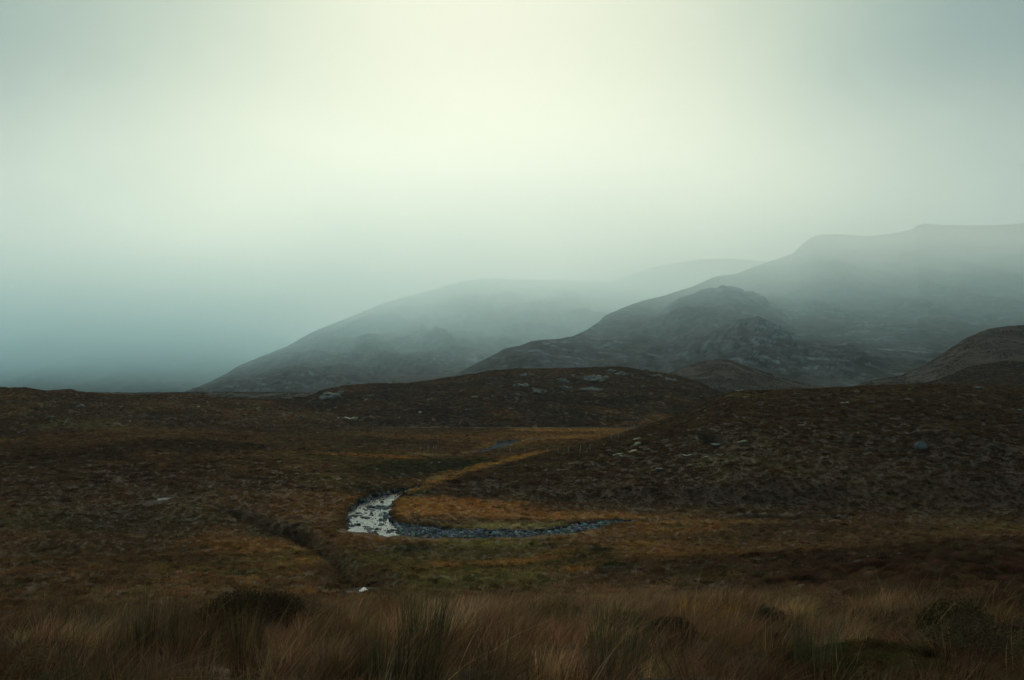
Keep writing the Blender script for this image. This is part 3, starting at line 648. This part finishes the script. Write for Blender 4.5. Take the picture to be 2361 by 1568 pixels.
for k, (x, y, w, h, lab) in enumerate([
    (2122, 1038, 30, 1.25, 'big upright grey boulder alone on the dark right hillside'), (1942, 1003, 14, .7, 'low grey boulder on the dark slope up left of the big upright one'), (1521, 1087, 22, .7, 'dark boulder at the left foot of the stony patch on the near hill'),
    (1537, 1070, 12, .7, 'grey boulder above the dark one in the stony patch'), (2193, 1065, 8, .7, 'small stone right and below the big upright boulder'), (2286, 1029, 14, .8, 'dim grey boulder near the right edge of the hillside'),
    (2353, 950, 14, .8, 'dim boulder at the far right high on the near hill'), (1651, 1030, 26, .5, 'broken rocks heaped under the dark overhang on the near hill'), (1835, 858, 16, .7, 'small grey outcrop left of two beyond the near hill crest'), (1866, 870, 18, .7, 'small grey outcrop right of two beyond the near hill crest'),
    (2258, 897, 30, .4, 'flat grey rock along the crest at the far right'), (1870, 1118, 8, .8, 'small blue grey stone low on the dark hillside')]):
    place_rock('boulder', x, y, w, BLD_M[k % 5], M_ROCK, lab, 'boulder', 'grey boulders on the near hill', h, .35)
for k, (x, y, w, lab) in enumerate([
    (1463, 1017, 24, 'uppermost mossy hummock of the clump left on the near hill'), (1465, 1029, 20, 'mossy hummock directly under the uppermost one'), (1493, 1039, 12, 'small mossy hummock right of the clump on the near hill'), (1454, 1047, 26, 'widest mossy hummock in the lower row of the clump'),
    (1421, 1053, 20, 'leftmost mossy hummock of the lower row'), (1438, 1055, 14, 'middle mossy hummock of the lower row'), (1306, 1076, 8, 'lone pale tussocky stone far left on the near hill'), (1972, 905, 12, 'pale tan boulder near the crest of the near hill'),
    (1951, 933, 16, 'tan mossy hummock below the pale boulder near the crest'), (2170, 937, 12, 'pale hummock high on the right of the near hill'), (1845, 983, 12, 'pale mossy stone in the middle of the upper near hill'), (1741, 994, 8, 'mossy stone above right of the dark overhang'),
    (1695, 1015, 9, 'upper small yellow mossy hummock right of the overhang'), (1707, 1023, 18, 'wide yellow mossy hummock right of the overhang'), (1662, 1053, 12, 'mossy hummock below the broken rocks under the overhang'), (1626, 1036, 9, 'mossy hummock left of the broken rocks'),
    (1624, 1057, 14, 'mossy hummock in the centre of the stony patch'), (1587, 1055, 18, 'mossy hummock at the upper left of the stony patch'), (1584, 1077, 16, 'mossy hummock low in the stony patch'), (1718, 919, 14, 'yellow mossy hummock at the left shoulder of the near hill crest'),
    (1707, 904, 14, 'flat yellow mossy cap on the left shoulder skyline'), (1004, 935, 7, 'tiny yellowish hummock low on the middle hill'), (1090, 918, 14, 'pale tussock hummock left of the white boulder on the middle hill'), (812, 972, 26, 'round pale grass hummock low at the left of the middle hill')]):
    place_rock('mossy_hummock', x, y, w, MOS_M[k % 3], M_MOSSY, lab, 'hummock', 'mossy hummocks on the hills', 1.0, .35)

# ------------------------------------------------------------------ instanced ground cover
def blades(name, n, h, w, spread, lean, bend, seed, seg=3, wind=(.35, .05), bushy=0.0):
    r = random.Random(seed); V, F = [], []
    for k in range(n):
        a = r.uniform(0, 2 * math.pi); q = spread * math.sqrt(r.random()); bx, by = q * math.cos(a), q * math.sin(a)
        a2 = a + r.uniform(-.9, .9); L = h * r.uniform(.55, 1.1); ln = lean * r.uniform(.3, 1.2)
        dx, dy = math.cos(a2) * ln + wind[0] * r.uniform(.3, 1.2), math.sin(a2) * ln + wind[1]
        ww = w * r.uniform(.6, 1.3); fa = r.uniform(0, math.pi); px, py = math.cos(fa) * ww / 2, math.sin(fa) * ww / 2
        b0 = len(V); z = 0; x, y = bx, by
        for s in range(seg + 1):
            t = s / seg; c = t + bend * t * t
            X, Y_ = bx + dx * L * c * .6, by + dy * L * c * .6; Z = L * (t - .28 * bend * t * t) - .03
            f = (1 - t * .85)
            if s < seg: V += [(X - px * f, Y_ - py * f, Z), (X + px * f, Y_ + py * f, Z)]
            else: V.append((X, Y_, Z))
        for s in range(seg - 1): i = b0 + 2 * s; F.append((i, i + 1, i + 3, i + 2))
        i = b0 + 2 * (seg - 1); F.append((i, i + 1, i + 2))
    me = bpy.data.meshes.new(name); me.from_pydata(V, [], F); return me
def sprigs(name, n, rad, h, leaf, seed):     # low bush of many small leafy shoots
    r = random.Random(seed); V, F = [], []
    for k in range(n):
        a = r.uniform(0, 2 * math.pi); u = r.random() ** .5; th = u * rad
        top = h * math.sqrt(max(0, 1 - u * u)) * r.uniform(.45, 1.12)
        x, y, z = th * math.cos(a), th * math.sin(a), top
        for q in range(2):
            d = Vector((r.gauss(0, 1) + math.cos(a) * u, r.gauss(0, 1) + math.sin(a) * u, r.uniform(.3, 1.6))).normalized(); sdv = d.cross(Vector((r.gauss(0, 1), r.gauss(0, 1), r.gauss(0, 1)))).normalized()
            L = leaf * r.uniform(.6, 1.5); i = len(V); p = Vector((x, y, z)) - d * L * .4
            V += [tuple(p - sdv * L * .16), tuple(p + sdv * L * .16), tuple(p + d * L)]; F.append((i, i + 1, i + 2))
    me = bpy.data.meshes.new(name); me.from_pydata(V, [], F); return me
def bush_mesh(name, seed, leaf):
    r = random.Random(seed); V, F = [], []
    for k in range(7):
        s_ = r.uniform(.3, .62); me = sprigs('dome', 420, 1, 1, leaf / s_, seed * 10 + k); a = r.uniform(0, 6.28); q = r.uniform(.1, .75)
        i = len(V); h = r.uniform(.5, 1.15) * (1.1 - .5 * q); V += [(v.co.x * s_ + math.cos(a) * q, v.co.y * s_ + math.sin(a) * q, v.co.z * h) for v in me.vertices]; F += [tuple(x + i for x in p.vertices) for p in me.polygons]; bpy.data.meshes.remove(me)
    me = bpy.data.meshes.new(name); me.from_pydata(V, [], F); return me
def plant_mat(name, attr=True, base=(.1, .1, .05)):
    m, n, l = material(name)
    o = N(n, 'ShaderNodeOutputMaterial'); b = N(n, 'ShaderNodeBsdfDiffuse'); tr = N(n, 'ShaderNodeBsdfTranslucent'); ms = N(n, 'ShaderNodeMixShader'); ms.inputs[0].default_value = .52
    l.new(b.outputs[0], ms.inputs[1]); l.new(tr.outputs[0], ms.inputs[2]); l.new(ms.outputs[0], o.inputs[0])
    ge = N(n, 'ShaderNodeNewGeometry'); r = N(n, 'ShaderNodeMapRange'); l.new(ge.outputs['Random Per Island'], r.inputs['Value']); r.inputs['To Min'].default_value = .55; r.inputs['To Max'].default_value = 1.55
    if attr: a = N(n, 'ShaderNodeAttribute', attribute_type='INSTANCER', attribute_name='tint'); c = a.outputs['Color']
    else: a = N(n, 'ShaderNodeRGB'); a.outputs[0].default_value = (*base, 1); c = a.outputs[0]
    s = N(n, 'ShaderNodeVectorMath', operation='SCALE'); l.new(c, s.inputs[0]); l.new(r.outputs[0], s.inputs['Scale'])
    l.new(s.outputs[0], b.inputs['Color']); l.new(s.outputs[0], tr.inputs['Color'])
    return m
M_PLANT = plant_mat('plant_cover')
def source(meshes, name):
    c = bpy.data.collections.new(name)
    for k, me in enumerate(meshes):
        if not me.materials: me.materials.append(M_PLANT)
        o = bpy.data.objects.new('%s_%02d' % (name, k), me); c.objects.link(o)
    return c
S_GRASS = source([blades('moor_grass', 66, .38, .0048, .13, .45, .9, 300 + k, 4, (.5, .05)) for k in range(4)], 'grass_source')
S_RUSH = source([blades('rush', 80, .55, .005, .10, .28, .25, 320 + k, 3, (.12, 0)) for k in range(3)], 'rush_source')
S_HEATH = source([sprigs('heather', 1500, .34, .28, .024, 340 + k) for k in range(3)], 'heath_source')
S_MATT = source([blades('matted_grass', 60, .40, .007, .30, 1.3, .7, 440 + k, 3, (.5, .1)) for k in range(4)], 'matted_source')
S_MID = source([blades('far_tuft', 26, .36, .022, .20, .5, .6, 360 + k, 2, (.3, 0)) for k in range(4)] + [sprigs('far_bush', 110, .34, .24, .08, 365 + k) for k in range(2)], 'tuft_source')
S_FAR = source([sprigs('far_heather', 90, .6, .26, .17, 370 + k) for k in range(4)], 'mound_source')
S_STEM = source([blades('long_stem', 3, .75, .0038, .08, .3, .8, 380 + k, 4, (.7, .05)) for k in range(4)], 'stem_source')
def scatter(name, X, Y, tint, scl, src, nsrc, label, tilt=.12, Z=None, dz=0.0, zs=None):
    Z = (height(X, Y) if Z is None else Z) + dz
    n_ = len(X); me = bpy.data.meshes.new(name); me.vertices.add(n_)
    me.vertices.foreach_set('co', np.stack([X, Y, Z], 1).astype(np.float32).ravel())
    def A(k, t, d, f): a = me.attributes.new(k, t, 'POINT'); a.data.foreach_set(f, d.ravel())
    A('tint', 'FLOAT_COLOR', np.concatenate([tint, np.ones((n_, 1))], 1).astype(np.float32), 'color')
    A('rot', 'FLOAT_VECTOR', np.stack([RNG.normal(0, tilt, n_), RNG.normal(0, tilt, n_), RNG.normal(0, .7, n_)], 1).astype(np.float32), 'vector')
    sv = np.stack([scl, scl, scl if zs is None else zs], 1).astype(np.float32); A('scl', 'FLOAT_VECTOR', sv, 'vector')
    A('pick', 'INT', RNG.integers(0, nsrc, n_).astype(np.int32), 'value')
    o = link(name, me, None, kind='stuff', label=label)
    g = bpy.data.node_groups.new(name + '_scatter', 'GeometryNodeTree')
    g.interface.new_socket('Geometry', in_out='INPUT', socket_type='NodeSocketGeometry'); g.interface.new_socket('Geometry', in_out='OUTPUT', socket_type='NodeSocketGeometry')
    gi, go = g.nodes.new('NodeGroupInput'), g.nodes.new('NodeGroupOutput'); ip = g.nodes.new('GeometryNodeInstanceOnPoints')
    ci = g.nodes.new('GeometryNodeCollectionInfo'); ci.inputs['Collection'].default_value = src; ci.inputs['Separate Children'].default_value = True; ci.inputs['Reset Children'].default_value = True
    def NA(k, t): a = g.nodes.new('GeometryNodeInputNamedAttribute'); a.data_type = t; a.inputs['Name'].default_value = k; return a.outputs['Attribute']
    L = g.links.new
    L(gi.outputs[0], ip.inputs['Points']); L(ci.outputs[0], ip.inputs['Instance']); ip.inputs['Pick Instance'].default_value = True
    L(NA('pick', 'INT'), ip.inputs['Instance Index']); L(NA('rot', 'FLOAT_VECTOR'), ip.inputs['Rotation']); L(NA('scl', 'FLOAT_VECTOR'), ip.inputs['Scale']); L(ip.outputs[0], go.inputs[0])
    md = o.modifiers.new('scatter', 'NODES'); md.node_group = g
    return o
def field(d0, d1, dens, margin=2.5):     # random spots in the wedge the photograph sees, plus a margin
    A = .56 * 2 * (d1 * d1 - d0 * d0) / 2 + margin * 2 * (d1 - d0)
    n_ = int(A * dens); Y = np.sqrt(RNG.uniform(d0 * d0, d1 * d1, n_)); X = RNG.uniform(-1, 1, n_) * (.56 * Y + margin)
    return X, Y
def dry(X, Y, m=.35):                    # not in the channels or pools
    w = fbm(X / 2.4, Y / 3.4, 3, 71)
    k = np.ones(len(X), bool)
    for rows in (RIVER, UPPER): k &= (pd(X, Y, rows) + w * .9) > m + (rows is RIVER) * 1.6 * (Y < 116)
    for rows, _ in CUTS: k &= (pd(X, Y, rows) + w * 1.6) > .9
    k &= (pd(X, Y, GULLY) + w * .5) > -.15
    for hx, hy, rx, ry, dep in HOLES: k &= (np.hypot((X - hx) / rx, (Y - hy) / ry) + w * .22) > .9
    for hx, hy, rx, ry in CLEAR: k &= np.hypot((X - hx) / rx, (Y - hy) / ry) > 1
    return k
CLEAR = [(GULLY[0][0], GULLY[0][1] - 1.6, 1.0, 3.2), (HOLES[8][0] + .1, HOLES[8][1] - 2.6, 1.5, 5.6)]
def offpath(X, Y): return np.hypot((X - PATH[0]) / PATH[2], (Y - PATH[1]) / PATH[3]) > .95 + .3 * RNG.random(len(X))
def jitter(c, a): return np.clip(c * RNG.normal(1, a, (len(c), 1)) * RNG.normal(1, a * .3, c.shape), .006, .6)
# near bank
X, Y = field(2.8, 27, 30); k = offpath(X, Y) & (RNG.random(len(X)) > .96 * ss(11, 26, Y)); X, Y = X[k], Y[k]
hm = fbm(X / 1.6, Y / 2.0, 3, 151) + .35 * ss(.25, .5, X / Y) ; rushy = -.26 + fbm(X / 1.2, Y / 1.6, 3, 161) + .25 * ss(.1, -.35, X / Y)
is_h = (hm > .50); is_r = (~is_h) & (rushy > .30)
g = ~(is_h | is_r)
c = cover(X, Y)
mixn = ss(-.15, .4, fbm(X / 1.1, Y / 1.7, 3, 171)); c = c * (.55 + .9 * mixn)[:, None]; c = c + (C['straw'] * .3 + C['pink'] * .35 - c) * (ss(.55, .95, mixn) * ss(5.5, 9, Y) * .65)[:, None]; c = c * (1 + .7 * ss(6, 11, Y) * (1 - ss(18, 30, Y)) * ss(-.28, -.1, X / Y) * (1 - ss(.25, .45, X / Y)))[:, None]
scatter('grass', X[g], Y[g], jitter(c[g] * 2.3, .3), RNG.uniform(.5, .95, g.sum()) * (1 + .45 * fbm(X[g] / 1.3, Y[g] / 1.3, 2, 181)), S_GRASS, 4, 'wind combed brown moor grass on the near bank', .14)
scatter('rushes', X[is_r], Y[is_r], jitter(C['rush'] * .8 + c[is_r] * 1.0, .25), RNG.uniform(.6, 1.15, is_r.sum()), S_RUSH, 3, 'dark green rushes among the grass of the near bank', .08)
kk = is_h & (RNG.random(len(X)) < .55)
scatter('heather', X[kk], Y[kk], jitter(np.tile(C['heather'] * .9 + C['rush'] * .8, (kk.sum(), 1)), .3), RNG.uniform(.5, 1.0, kk.sum()), S_HEATH, 3, 'dark low heather among the grass of the near bank', .2)
X, Y = field(2.8, 24, 15.0); k = offpath(X, Y); X, Y = X[k], Y[k]; c = cover(X, Y)
scatter('grass', X, Y, jitter(c * 1.7, .4), RNG.uniform(.3, .62, len(X)), S_MATT, 4, 'short matted dead grass between the tussocks of the near bank', .5)
X, Y = field(3.5, 13, 3.0); k = offpath(X, Y); X, Y = X[k], Y[k]
scatter('grass', X, Y, jitter(np.tile(C['straw'] * 1.3, (len(X), 1)), .3), RNG.uniform(.6, 1.05, len(X)), S_STEM, 4, 'long pale bent stems rising out of the near grass', .25)
u_ = RNG.random(420) ** .5; a_ = RNG.uniform(0, 6.283, 420); X, Y = PATH[0] + u_ * PATH[2] * 1.15 * np.cos(a_), PATH[1] + u_ * PATH[3] * 1.15 * np.sin(a_)
scatter('moss', X, Y, jitter(C['moss'] * .14 + C['rush'] * .45 + C['brown'] * .45 + np.zeros((420, 1)), .35), RNG.uniform(.12, .34, 420), S_HEATH, 3, 'low pale moss on the trodden patch at the bottom right', .2)
# slope down to the river
X, Y = field(10, 46, 9.0); c = cover(X, Y); k = dry(X, Y) & (RNG.random(len(X)) < .1 + ss(10, 22, Y)); X, Y, c = X[k], Y[k], c[k]
dk = (c.mean(1) < .045) & (RNG.random(len(X)) < .7)
scatter('grass', X[~dk], Y[~dk], jitter(c[~dk] * 1.2, .25), RNG.uniform(.55, 1.1, (~dk).sum()), S_MID, 4, 'tussock grass on the slope down to the river', .15)
scatter('heather', X[dk], Y[dk], jitter(c[dk] * 1.5, .35), RNG.uniform(.5, 1.25, dk.sum()), S_HEATH, 3, 'dark heather and rushes on the slope down to the river', .15)
X, Y = field(46, 230, 4.6); k = dry(X, Y) & (RNG.random(len(X)) > ss(120, 225, Y)); X, Y = X[k], Y[k]; c = cover(X, Y)
scatter('grass', X, Y, jitter(c * 1.38, .32), (.5 + .9 * RNG.random(len(X)) ** 2), S_MID, 6, 'golden and brown rough grass on the valley floor', .15)
X, Y = field(40, 120, 4.5); k = dry(X, Y); X, Y = X[k], Y[k]; c = cover(X, Y)
scatter('grass', X, Y, jitter(c * 1.4, .35), RNG.uniform(.35, .8, len(X)), S_MID, 6, 'short grass filling between the tussocks of the valley floor', .25)
X, Y = field(110, 430, 2.0); k = dry(X, Y, .6) & (RNG.random(len(X)) < ss(115, 230, Y)); X, Y = X[k], Y[k]; c = cover(X, Y)
scatter('heather', X, Y, jitter(c * 1.35, .32), (.4 + 1.1 * RNG.random(len(X)) ** 2.5), S_FAR, 4, 'brown heather covering the far valley floor and the slopes', .15)
X, Y = field(430, 730, .6); k = height(X, Y) > 1.9; X, Y = X[k], Y[k]; c = cover(X, Y)
scatter('heather', X, Y, jitter(c * 1.0, .28), RNG.uniform(.9, 2.4, len(X)), S_FAR, 4, 'russet heather on the middle hill', .15)
X, Y = field(730, 1050, .5); k = (height(X, Y) > 3) & (fbm(X / 18, Y / 26, 3, 211) > -.08); X, Y = X[k], Y[k]; c = cover(X, Y)
scatter('heather', X, Y, jitter(c * 1.0, .28), RNG.uniform(.4, 1.1, len(X)), S_FAR, 4, 'dark heather on the hills beyond the middle hill', .15)
# bent fringe of grass overhanging the river bank
def along(rows, n_, d0, d1):
    P = np.array(rows); seg = np.hypot(*np.diff(P[:, :2], axis=0).T); cs = np.concatenate([[0], np.cumsum(seg)]); u = RNG.uniform(0, cs[-1], n_)
    x, y, w = np.interp(u, cs, P[:, 0]), np.interp(u, cs, P[:, 1]), np.interp(u, cs, P[:, 2])
    i = np.clip(np.searchsorted(cs, u) - 1, 0, len(seg) - 1); tx, ty = (P[i + 1, 0] - P[i, 0]) / seg[i], (P[i + 1, 1] - P[i, 1]) / seg[i]
    sd_ = RNG.choice([-1, 1], n_) * (w + RNG.uniform(d0, d1, n_)); return x - ty * sd_, y + tx * sd_
X, Y = along(RIVER, 2600, .2, 1.6); k = dry(X, Y, .1) | ((RNG.random(len(X)) < .25) & (pd(X, Y, RIVER) > .6)); X, Y = X[k], Y[k]; c = cover(X, Y, carve=False)
scatter('grass', X, Y, jitter(c * .9, .3), RNG.uniform(.5, .9, len(X)), S_MID, 4, 'ragged grass fringe along the river bank', .2)

# river stones: real cobbles filling the shingle, larger ones in the stream
ST = source([rock_mesh('cobble', 200 + k, .6, 1, 1) for k in range(4)], 'cobble_source')
for o_ in ST.objects: o_.data.materials.clear(); o_.data.materials.append(plant_mat('cobble', True))
u = along(RIVER, 26000, -5, 0); X, Y = u
w = fbm(X / 2.4, Y / 3.4, 3, 71); d = pd(X, Y, RIVER) + w * .9
bz = height(X, Y); k = (d < .25) & ((bz > WATER_Z - .12) | (RNG.random(len(X)) < .012)); X, Y, bz = X[k], Y[k], bz[k]
scatter('pebbles', X, Y, jitter(C['shingle'] * 1.5 * (1 + .9 * fbm(X / 2, Y / 2, 2, 191))[:, None], .5), RNG.uniform(.05, .17, len(X)) * (1 + (RNG.random(len(X)) < .06) * 1.2), ST, 4, 'dark wet shingle in the river bend', .5, np.maximum(bz, WATER_Z - .03), .02)
X, Y = along(UPPER, 5000, -4, 0); w = fbm(X / 2.4, Y / 3.4, 3, 71); k = pd(X, Y, UPPER) + w * .9 < .2; X, Y = X[k], Y[k]; bz = height(X, Y)
scatter('pebbles', X, Y, jitter(np.tile(C['shingle'] * 1.3, (len(X), 1)), .4), RNG.uniform(.08, .3, len(X)), ST, 4, 'pale shingle in the far reach of the stream', .5, np.maximum(bz, WATER_Z), .03)
SM = [rock_mesh('stream_rock', 220 + k, .5, 2, 1) for k in range(3)]
for me in SM: me.materials.append(M_STONE)
r = random.Random(3)
for k in range(34):
    x, y = r.gauss(845, 18), r.choice([r.gauss(1187, 6), r.gauss(1187, 6), r.gauss(1168, 9), r.gauss(1220, 5)])
    X, Y = flat(x, y, WATER_Z)
    if pd(np.array([X]), np.array([Y]), RIVER)[0] > -.3: continue
    s = r.uniform(.14, .42)
    o = link('stream_stone', SM[k % 3], None, loc=(X, Y, WATER_Z + s * .04), label='dark wet stone standing out of the bright water in the river bend', category='stone', group='dark stones in the river bend')
    o.scale = (s * 1.3, s, s * .8); o.rotation_euler = (0, 0, r.uniform(0, 6))

# ------------------------------------------------------------------ single plants of the near bank
def plant_obj(name, px, py, me, mat, s, label, cat, group, sz=None):
    X, Y, Z = at(px, py)
    if not me.materials: me.materials.append(mat)
    o = link(name, me, None, loc=(X, Y, Z - .02), label=label, category=cat, group=group); o.scale = (s, s, sz or s); o.rotation_euler = (0, 0, random.uniform(-.6, .6)); return o
MG = plant_mat('golden_grass', False, (.34, .17, .03)); MR = plant_mat('rush_green', False, (.05, .055, .028)); MH = plant_mat('heather_dark', False, (.085, .068, .042)); MP = plant_mat('pale_grass', False, (.16, .14, .11)); MO = plant_mat('orange_twigs', False, (.24, .085, .03))
TG = 'grass tussocks on the near bank'
gold_m = blades('gold_tussock', 420, .42, .006, .30, .55, .8, 500, 4, (.25, 0))
plant_obj('grass_tussock', 1622, 1440, gold_m, MG, .95, 'bright golden tussock right of centre on the near bank', 'tussock', TG)
plant_obj('grass_tussock', 832, 1400, blades('gold_tussock', 360, .4, .007, .5, .5, .7, 501, 4, (.2, 0)), MG, .8, 'golden tussock by the near end of the dark gully', 'tussock', TG)
plant_obj('grass_tussock', 900, 1470, blades('amber_tussock', 300, .42, .006, .35, .45, .7, 502, 4, (.25, 0)), plant_mat('amber_grass', False, (.24, .11, .035)), .8, 'amber tussock left of centre in the near grass', 'tussock', TG)
plant_obj('grass_tussock', 1160, 1420, blades('straw_tussock', 380, .48, .006, .35, .6, .9, 503, 4, (.4, 0)), plant_mat('straw_grass', False, (.24, .15, .08)), .9, 'pale arched tussock in the middle of the near bank', 'tussock', TG)
plant_obj('grass_tussock', 1500, 1420, blades('straw_tussock', 380, .48, .006, .45, .6, .9, 504, 4, (.4, 0)), plant_mat('straw_grass', False, (.27, .16, .08)), 1., 'broad straw coloured tussock left of the bright golden one', 'tussock', TG)
plant_obj('grass_tussock', 250, 1480, blades('grey_tussock', 380, .5, .005, .35, .6, .9, 505, 4, (.4, 0)), MP, .9, 'greyish tussock at the left of the near bank', 'tussock', TG)
RG = 'rush clumps on the near bank'
for k, (x, y, s, lab) in enumerate([(560, 1400, .95, 'tall rush clump left of the gully at the edge of the bank'), (975, 1500, .85, 'dark upright rush clump left of centre in the near grass'), (1420, 1560, .7, 'dark rush clump at the bottom right of centre'), (1880, 1560, .6, 'short rush clump at the bottom edge by the mossy patch')]):
    plant_obj('rush_clump', x, y, blades('rush_clump', 260, .8, .006, .22, .3, .3, 520 + k, 4, (.15, 0)), MR, s, lab, 'rush clump', RG)
HG = 'heather bushes on the right of the near bank'
for k, (x, y, w, lab) in enumerate([(1333, 1428, 60, 'lone small dark bush in the straw grass right of centre'), (1615, 1318, 90, 'leftmost dark bush on the slope beyond the near bank'), (1756, 1330, 100, 'wide dark bush on the slope right of the leftmost one'), (1897, 1238, 120, 'large round dark bush under the foot of the near hill'),
     (1974, 1322, 80, 'dark bush in the middle of the right slope'), (1774, 1425, 110, 'dark bush right of the bright golden tussock'), (1791, 1500, 140, 'broad low dark bush at the bottom left of the mossy patch'), (2199, 1470, 170, 'broad dark bush right of the mossy trodden patch'), (1696, 1462, 70, 'small bush under the bright golden tussock'),
     (2120, 1250, 110, 'dark bush on the upper right slope'), (2280, 1330, 140, 'dark bush near the right edge of the slope')]):
    X, Y, Z = at(x, y); rad = w * .32 / FP * Y
    bh = max(.12, min(.30, rad * .34))
    me = bush_mesh('heather_bush', 540 + k, .03 / max(rad, .2) if Y < 20 else .07 / rad)
    o = plant_obj('heather_bush', x, y, me, MH, rad, lab, 'bush', HG, bh)
# rust coloured bare shrub far off beyond the near hill
bX, bY, bZ = at(1986, 884)
sh = link('shrub', None, loc=(bX, bY, bZ), label='rust orange leafless shrub alone in the dark glen beyond the near hill', category='shrub')
r = random.Random(9); V, F = [], []
def stick(a, b, ra, rb):
    d = (b - a).normalized(); u = d.orthogonal().normalized(); v = d.cross(u); i = len(V)
    for p, q in ((a, ra), (b, rb)):
        for k in range(4): t = k * math.pi / 2; V.append(tuple(p + u * q * math.cos(t) + v * q * math.sin(t)))
    for k in range(4): F.append((i + k, i + (k + 1) % 4, i + 4 + (k + 1) % 4, i + 4 + k))
tips = []
for k in range(9):
    a = r.uniform(0, 6.28); p = Vector((r.uniform(-.5, .5), r.uniform(-.5, .5), -.3)); e1 = p + Vector((math.cos(a) * r.uniform(.5, 2), math.sin(a) * 1.2, r.uniform(1.8, 3.2))); stick(p, e1, .12, .07)
    for q in range(4): e2 = e1 + Vector((r.gauss(0, 1.1), r.gauss(0, .8), r.uniform(.5, 2.0))); stick(e1, e2, .06, .02); tips.append(e2)
me = bpy.data.meshes.new('stem'); me.from_pydata(V, [], F); me.materials.append(plant_mat('bark', False, (.07, .05, .04))); link('stem', me, None, sh)
V2, F2 = [], []
for t in tips:
    for q in range(26):
        p = t + Vector((r.gauss(0, .7), r.gauss(0, .6), r.gauss(0, .5))); d = Vector((r.gauss(0, 1), r.gauss(0, 1), r.gauss(0, 1))).normalized(); s_ = d.orthogonal().normalized(); i = len(V2)
        V2 += [tuple(p - s_ * .1), tuple(p + s_ * .1), tuple(p + d * .45)]; F2.append((i, i + 1, i + 2))
me = bpy.data.meshes.new('twigs'); me.from_pydata(V2, [], F2); me.materials.append(MO); link('crown', me, None, sh)

# ------------------------------------------------------------------ fences
m, n, l = material('weathered_wood'); o = N(n, 'ShaderNodeOutputMaterial'); b = N(n, 'ShaderNodeBsdfPrincipled'); l.new(b.outputs[0], o.inputs[0]); b.inputs['Roughness'].default_value = .85
tc = N(n, 'ShaderNodeTexCoord'); mp = N(n, 'ShaderNodeMapping'); mp.inputs['Scale'].default_value = (30, 30, 2); l.new(tc.outputs['Object'], mp.inputs[0]); t = N(n, 'ShaderNodeTexNoise'); l.new(mp.outputs[0], t.inputs['Vector'])
cr = N(n, 'ShaderNodeValToRGB'); cr.color_ramp.elements[0].color = (.16, .15, .13, 1); cr.color_ramp.elements[1].color = (.34, .33, .30, 1); l.new(t.outputs['Fac'], cr.inputs[0]); l.new(cr.outputs[0], b.inputs['Base Color'])
M_WOOD = m
m, n, l = material('galvanised_wire'); o = N(n, 'ShaderNodeOutputMaterial'); b = N(n, 'ShaderNodeBsdfPrincipled'); l.new(b.outputs[0], o.inputs[0]); b.inputs['Base Color'].default_value = (.2, .2, .2, 1); b.inputs['Metallic'].default_value = .8; b.inputs['Roughness'].default_value = .6; M_WIRE = m
bm = bmesh.new()
for k in range(4):
    z0, z1 = [-.25, .4, .85, 1.22][k], 0
bmesh.ops.create_cone(bm, cap_ends=True, segments=8, radius1=.075, radius2=.065, depth=1.5)
for v in bm.verts: v.co.z += .5; v.co.x += random.uniform(-.006, .006)
top = [f for f in bm.faces if f.normal.z > .9][0]; res = bmesh.ops.extrude_face_region(bm, geom=[top])
for v in [g_ for g_ in res['geom'] if isinstance(g_, bmesh.types.BMVert)]: v.co.x *= .35; v.co.y *= .35; v.co.z += .06
POST = bpy.data.meshes.new('post'); bm.to_mesh(POST); bm.free(); POST.materials.append(M_WOOD)
def fence(pts, label, runs):
    P = [at(x, y) for x, y in pts]
    root = link('wire_fence', None, loc=P[0], label=label, category='fence', group='old post and wire fences')
    L0 = Vector(P[0]); tops = []
    for k, p in enumerate(P):
        o = link('post', POST, None, root, loc=Vector(p) - L0); h = random.uniform(.9, 1.35); o.scale = (1.0, 1.0, h); o.rotation_euler = (random.uniform(-.1, .1), random.uniform(-.12, .12), random.uniform(0, 3)); tops.append(Vector(p) - L0)
    if runs:
        for hgt in (.55, .95):
            V, F = [], []
            for a, b_ in zip(tops[:-1], tops[1:]):
                a = a + Vector((0, 0, hgt)); b_ = b_ + Vector((0, 0, hgt)); pr = None
                for q in range(5):
                    t = q / 4; c_ = a.lerp(b_, t) - Vector((0, 0, .08 * math.sin(math.pi * t))); i = len(V); V += [tuple(c_ + Vector((0, 0, .003))), tuple(c_ + Vector((0, .003, -.003))), tuple(c_ + Vector((0, -.003, -.003)))]
                    if pr is not None:
                        for z in range(3): F.append((pr + z, pr + (z + 1) % 3, i + (z + 1) % 3, i + z))
                    pr = i
            me = bpy.data.meshes.new('wire'); me.from_pydata(V, [], F); me.materials.append(M_WIRE); link('wire', me, None, root)
fence([(969, 1041), (987, 1040), (1001, 1040), (1006, 1041)], 'short cluster of pale fence posts on the flat above the peat cut', True)
fence([(1263, 1047), (1287, 1045), (1310, 1044), (1337, 1044), (1361, 1042)], 'row of thin fence posts along the left toe of the near hill', True)
fence([(1409, 1016), (1426, 1012), (1447, 998), (1462, 992)], 'leaning fence posts climbing the left shoulder of the near hill', True)
fence([(790, 1001), (828, 1000), (860, 1001), (885, 1000)], 'sparse pale posts on the brown flat under the middle hill', True)
fence([(1150, 1046), (1176, 1046), (1210, 1050)], 'three thin posts on the flat below the far stream', True)
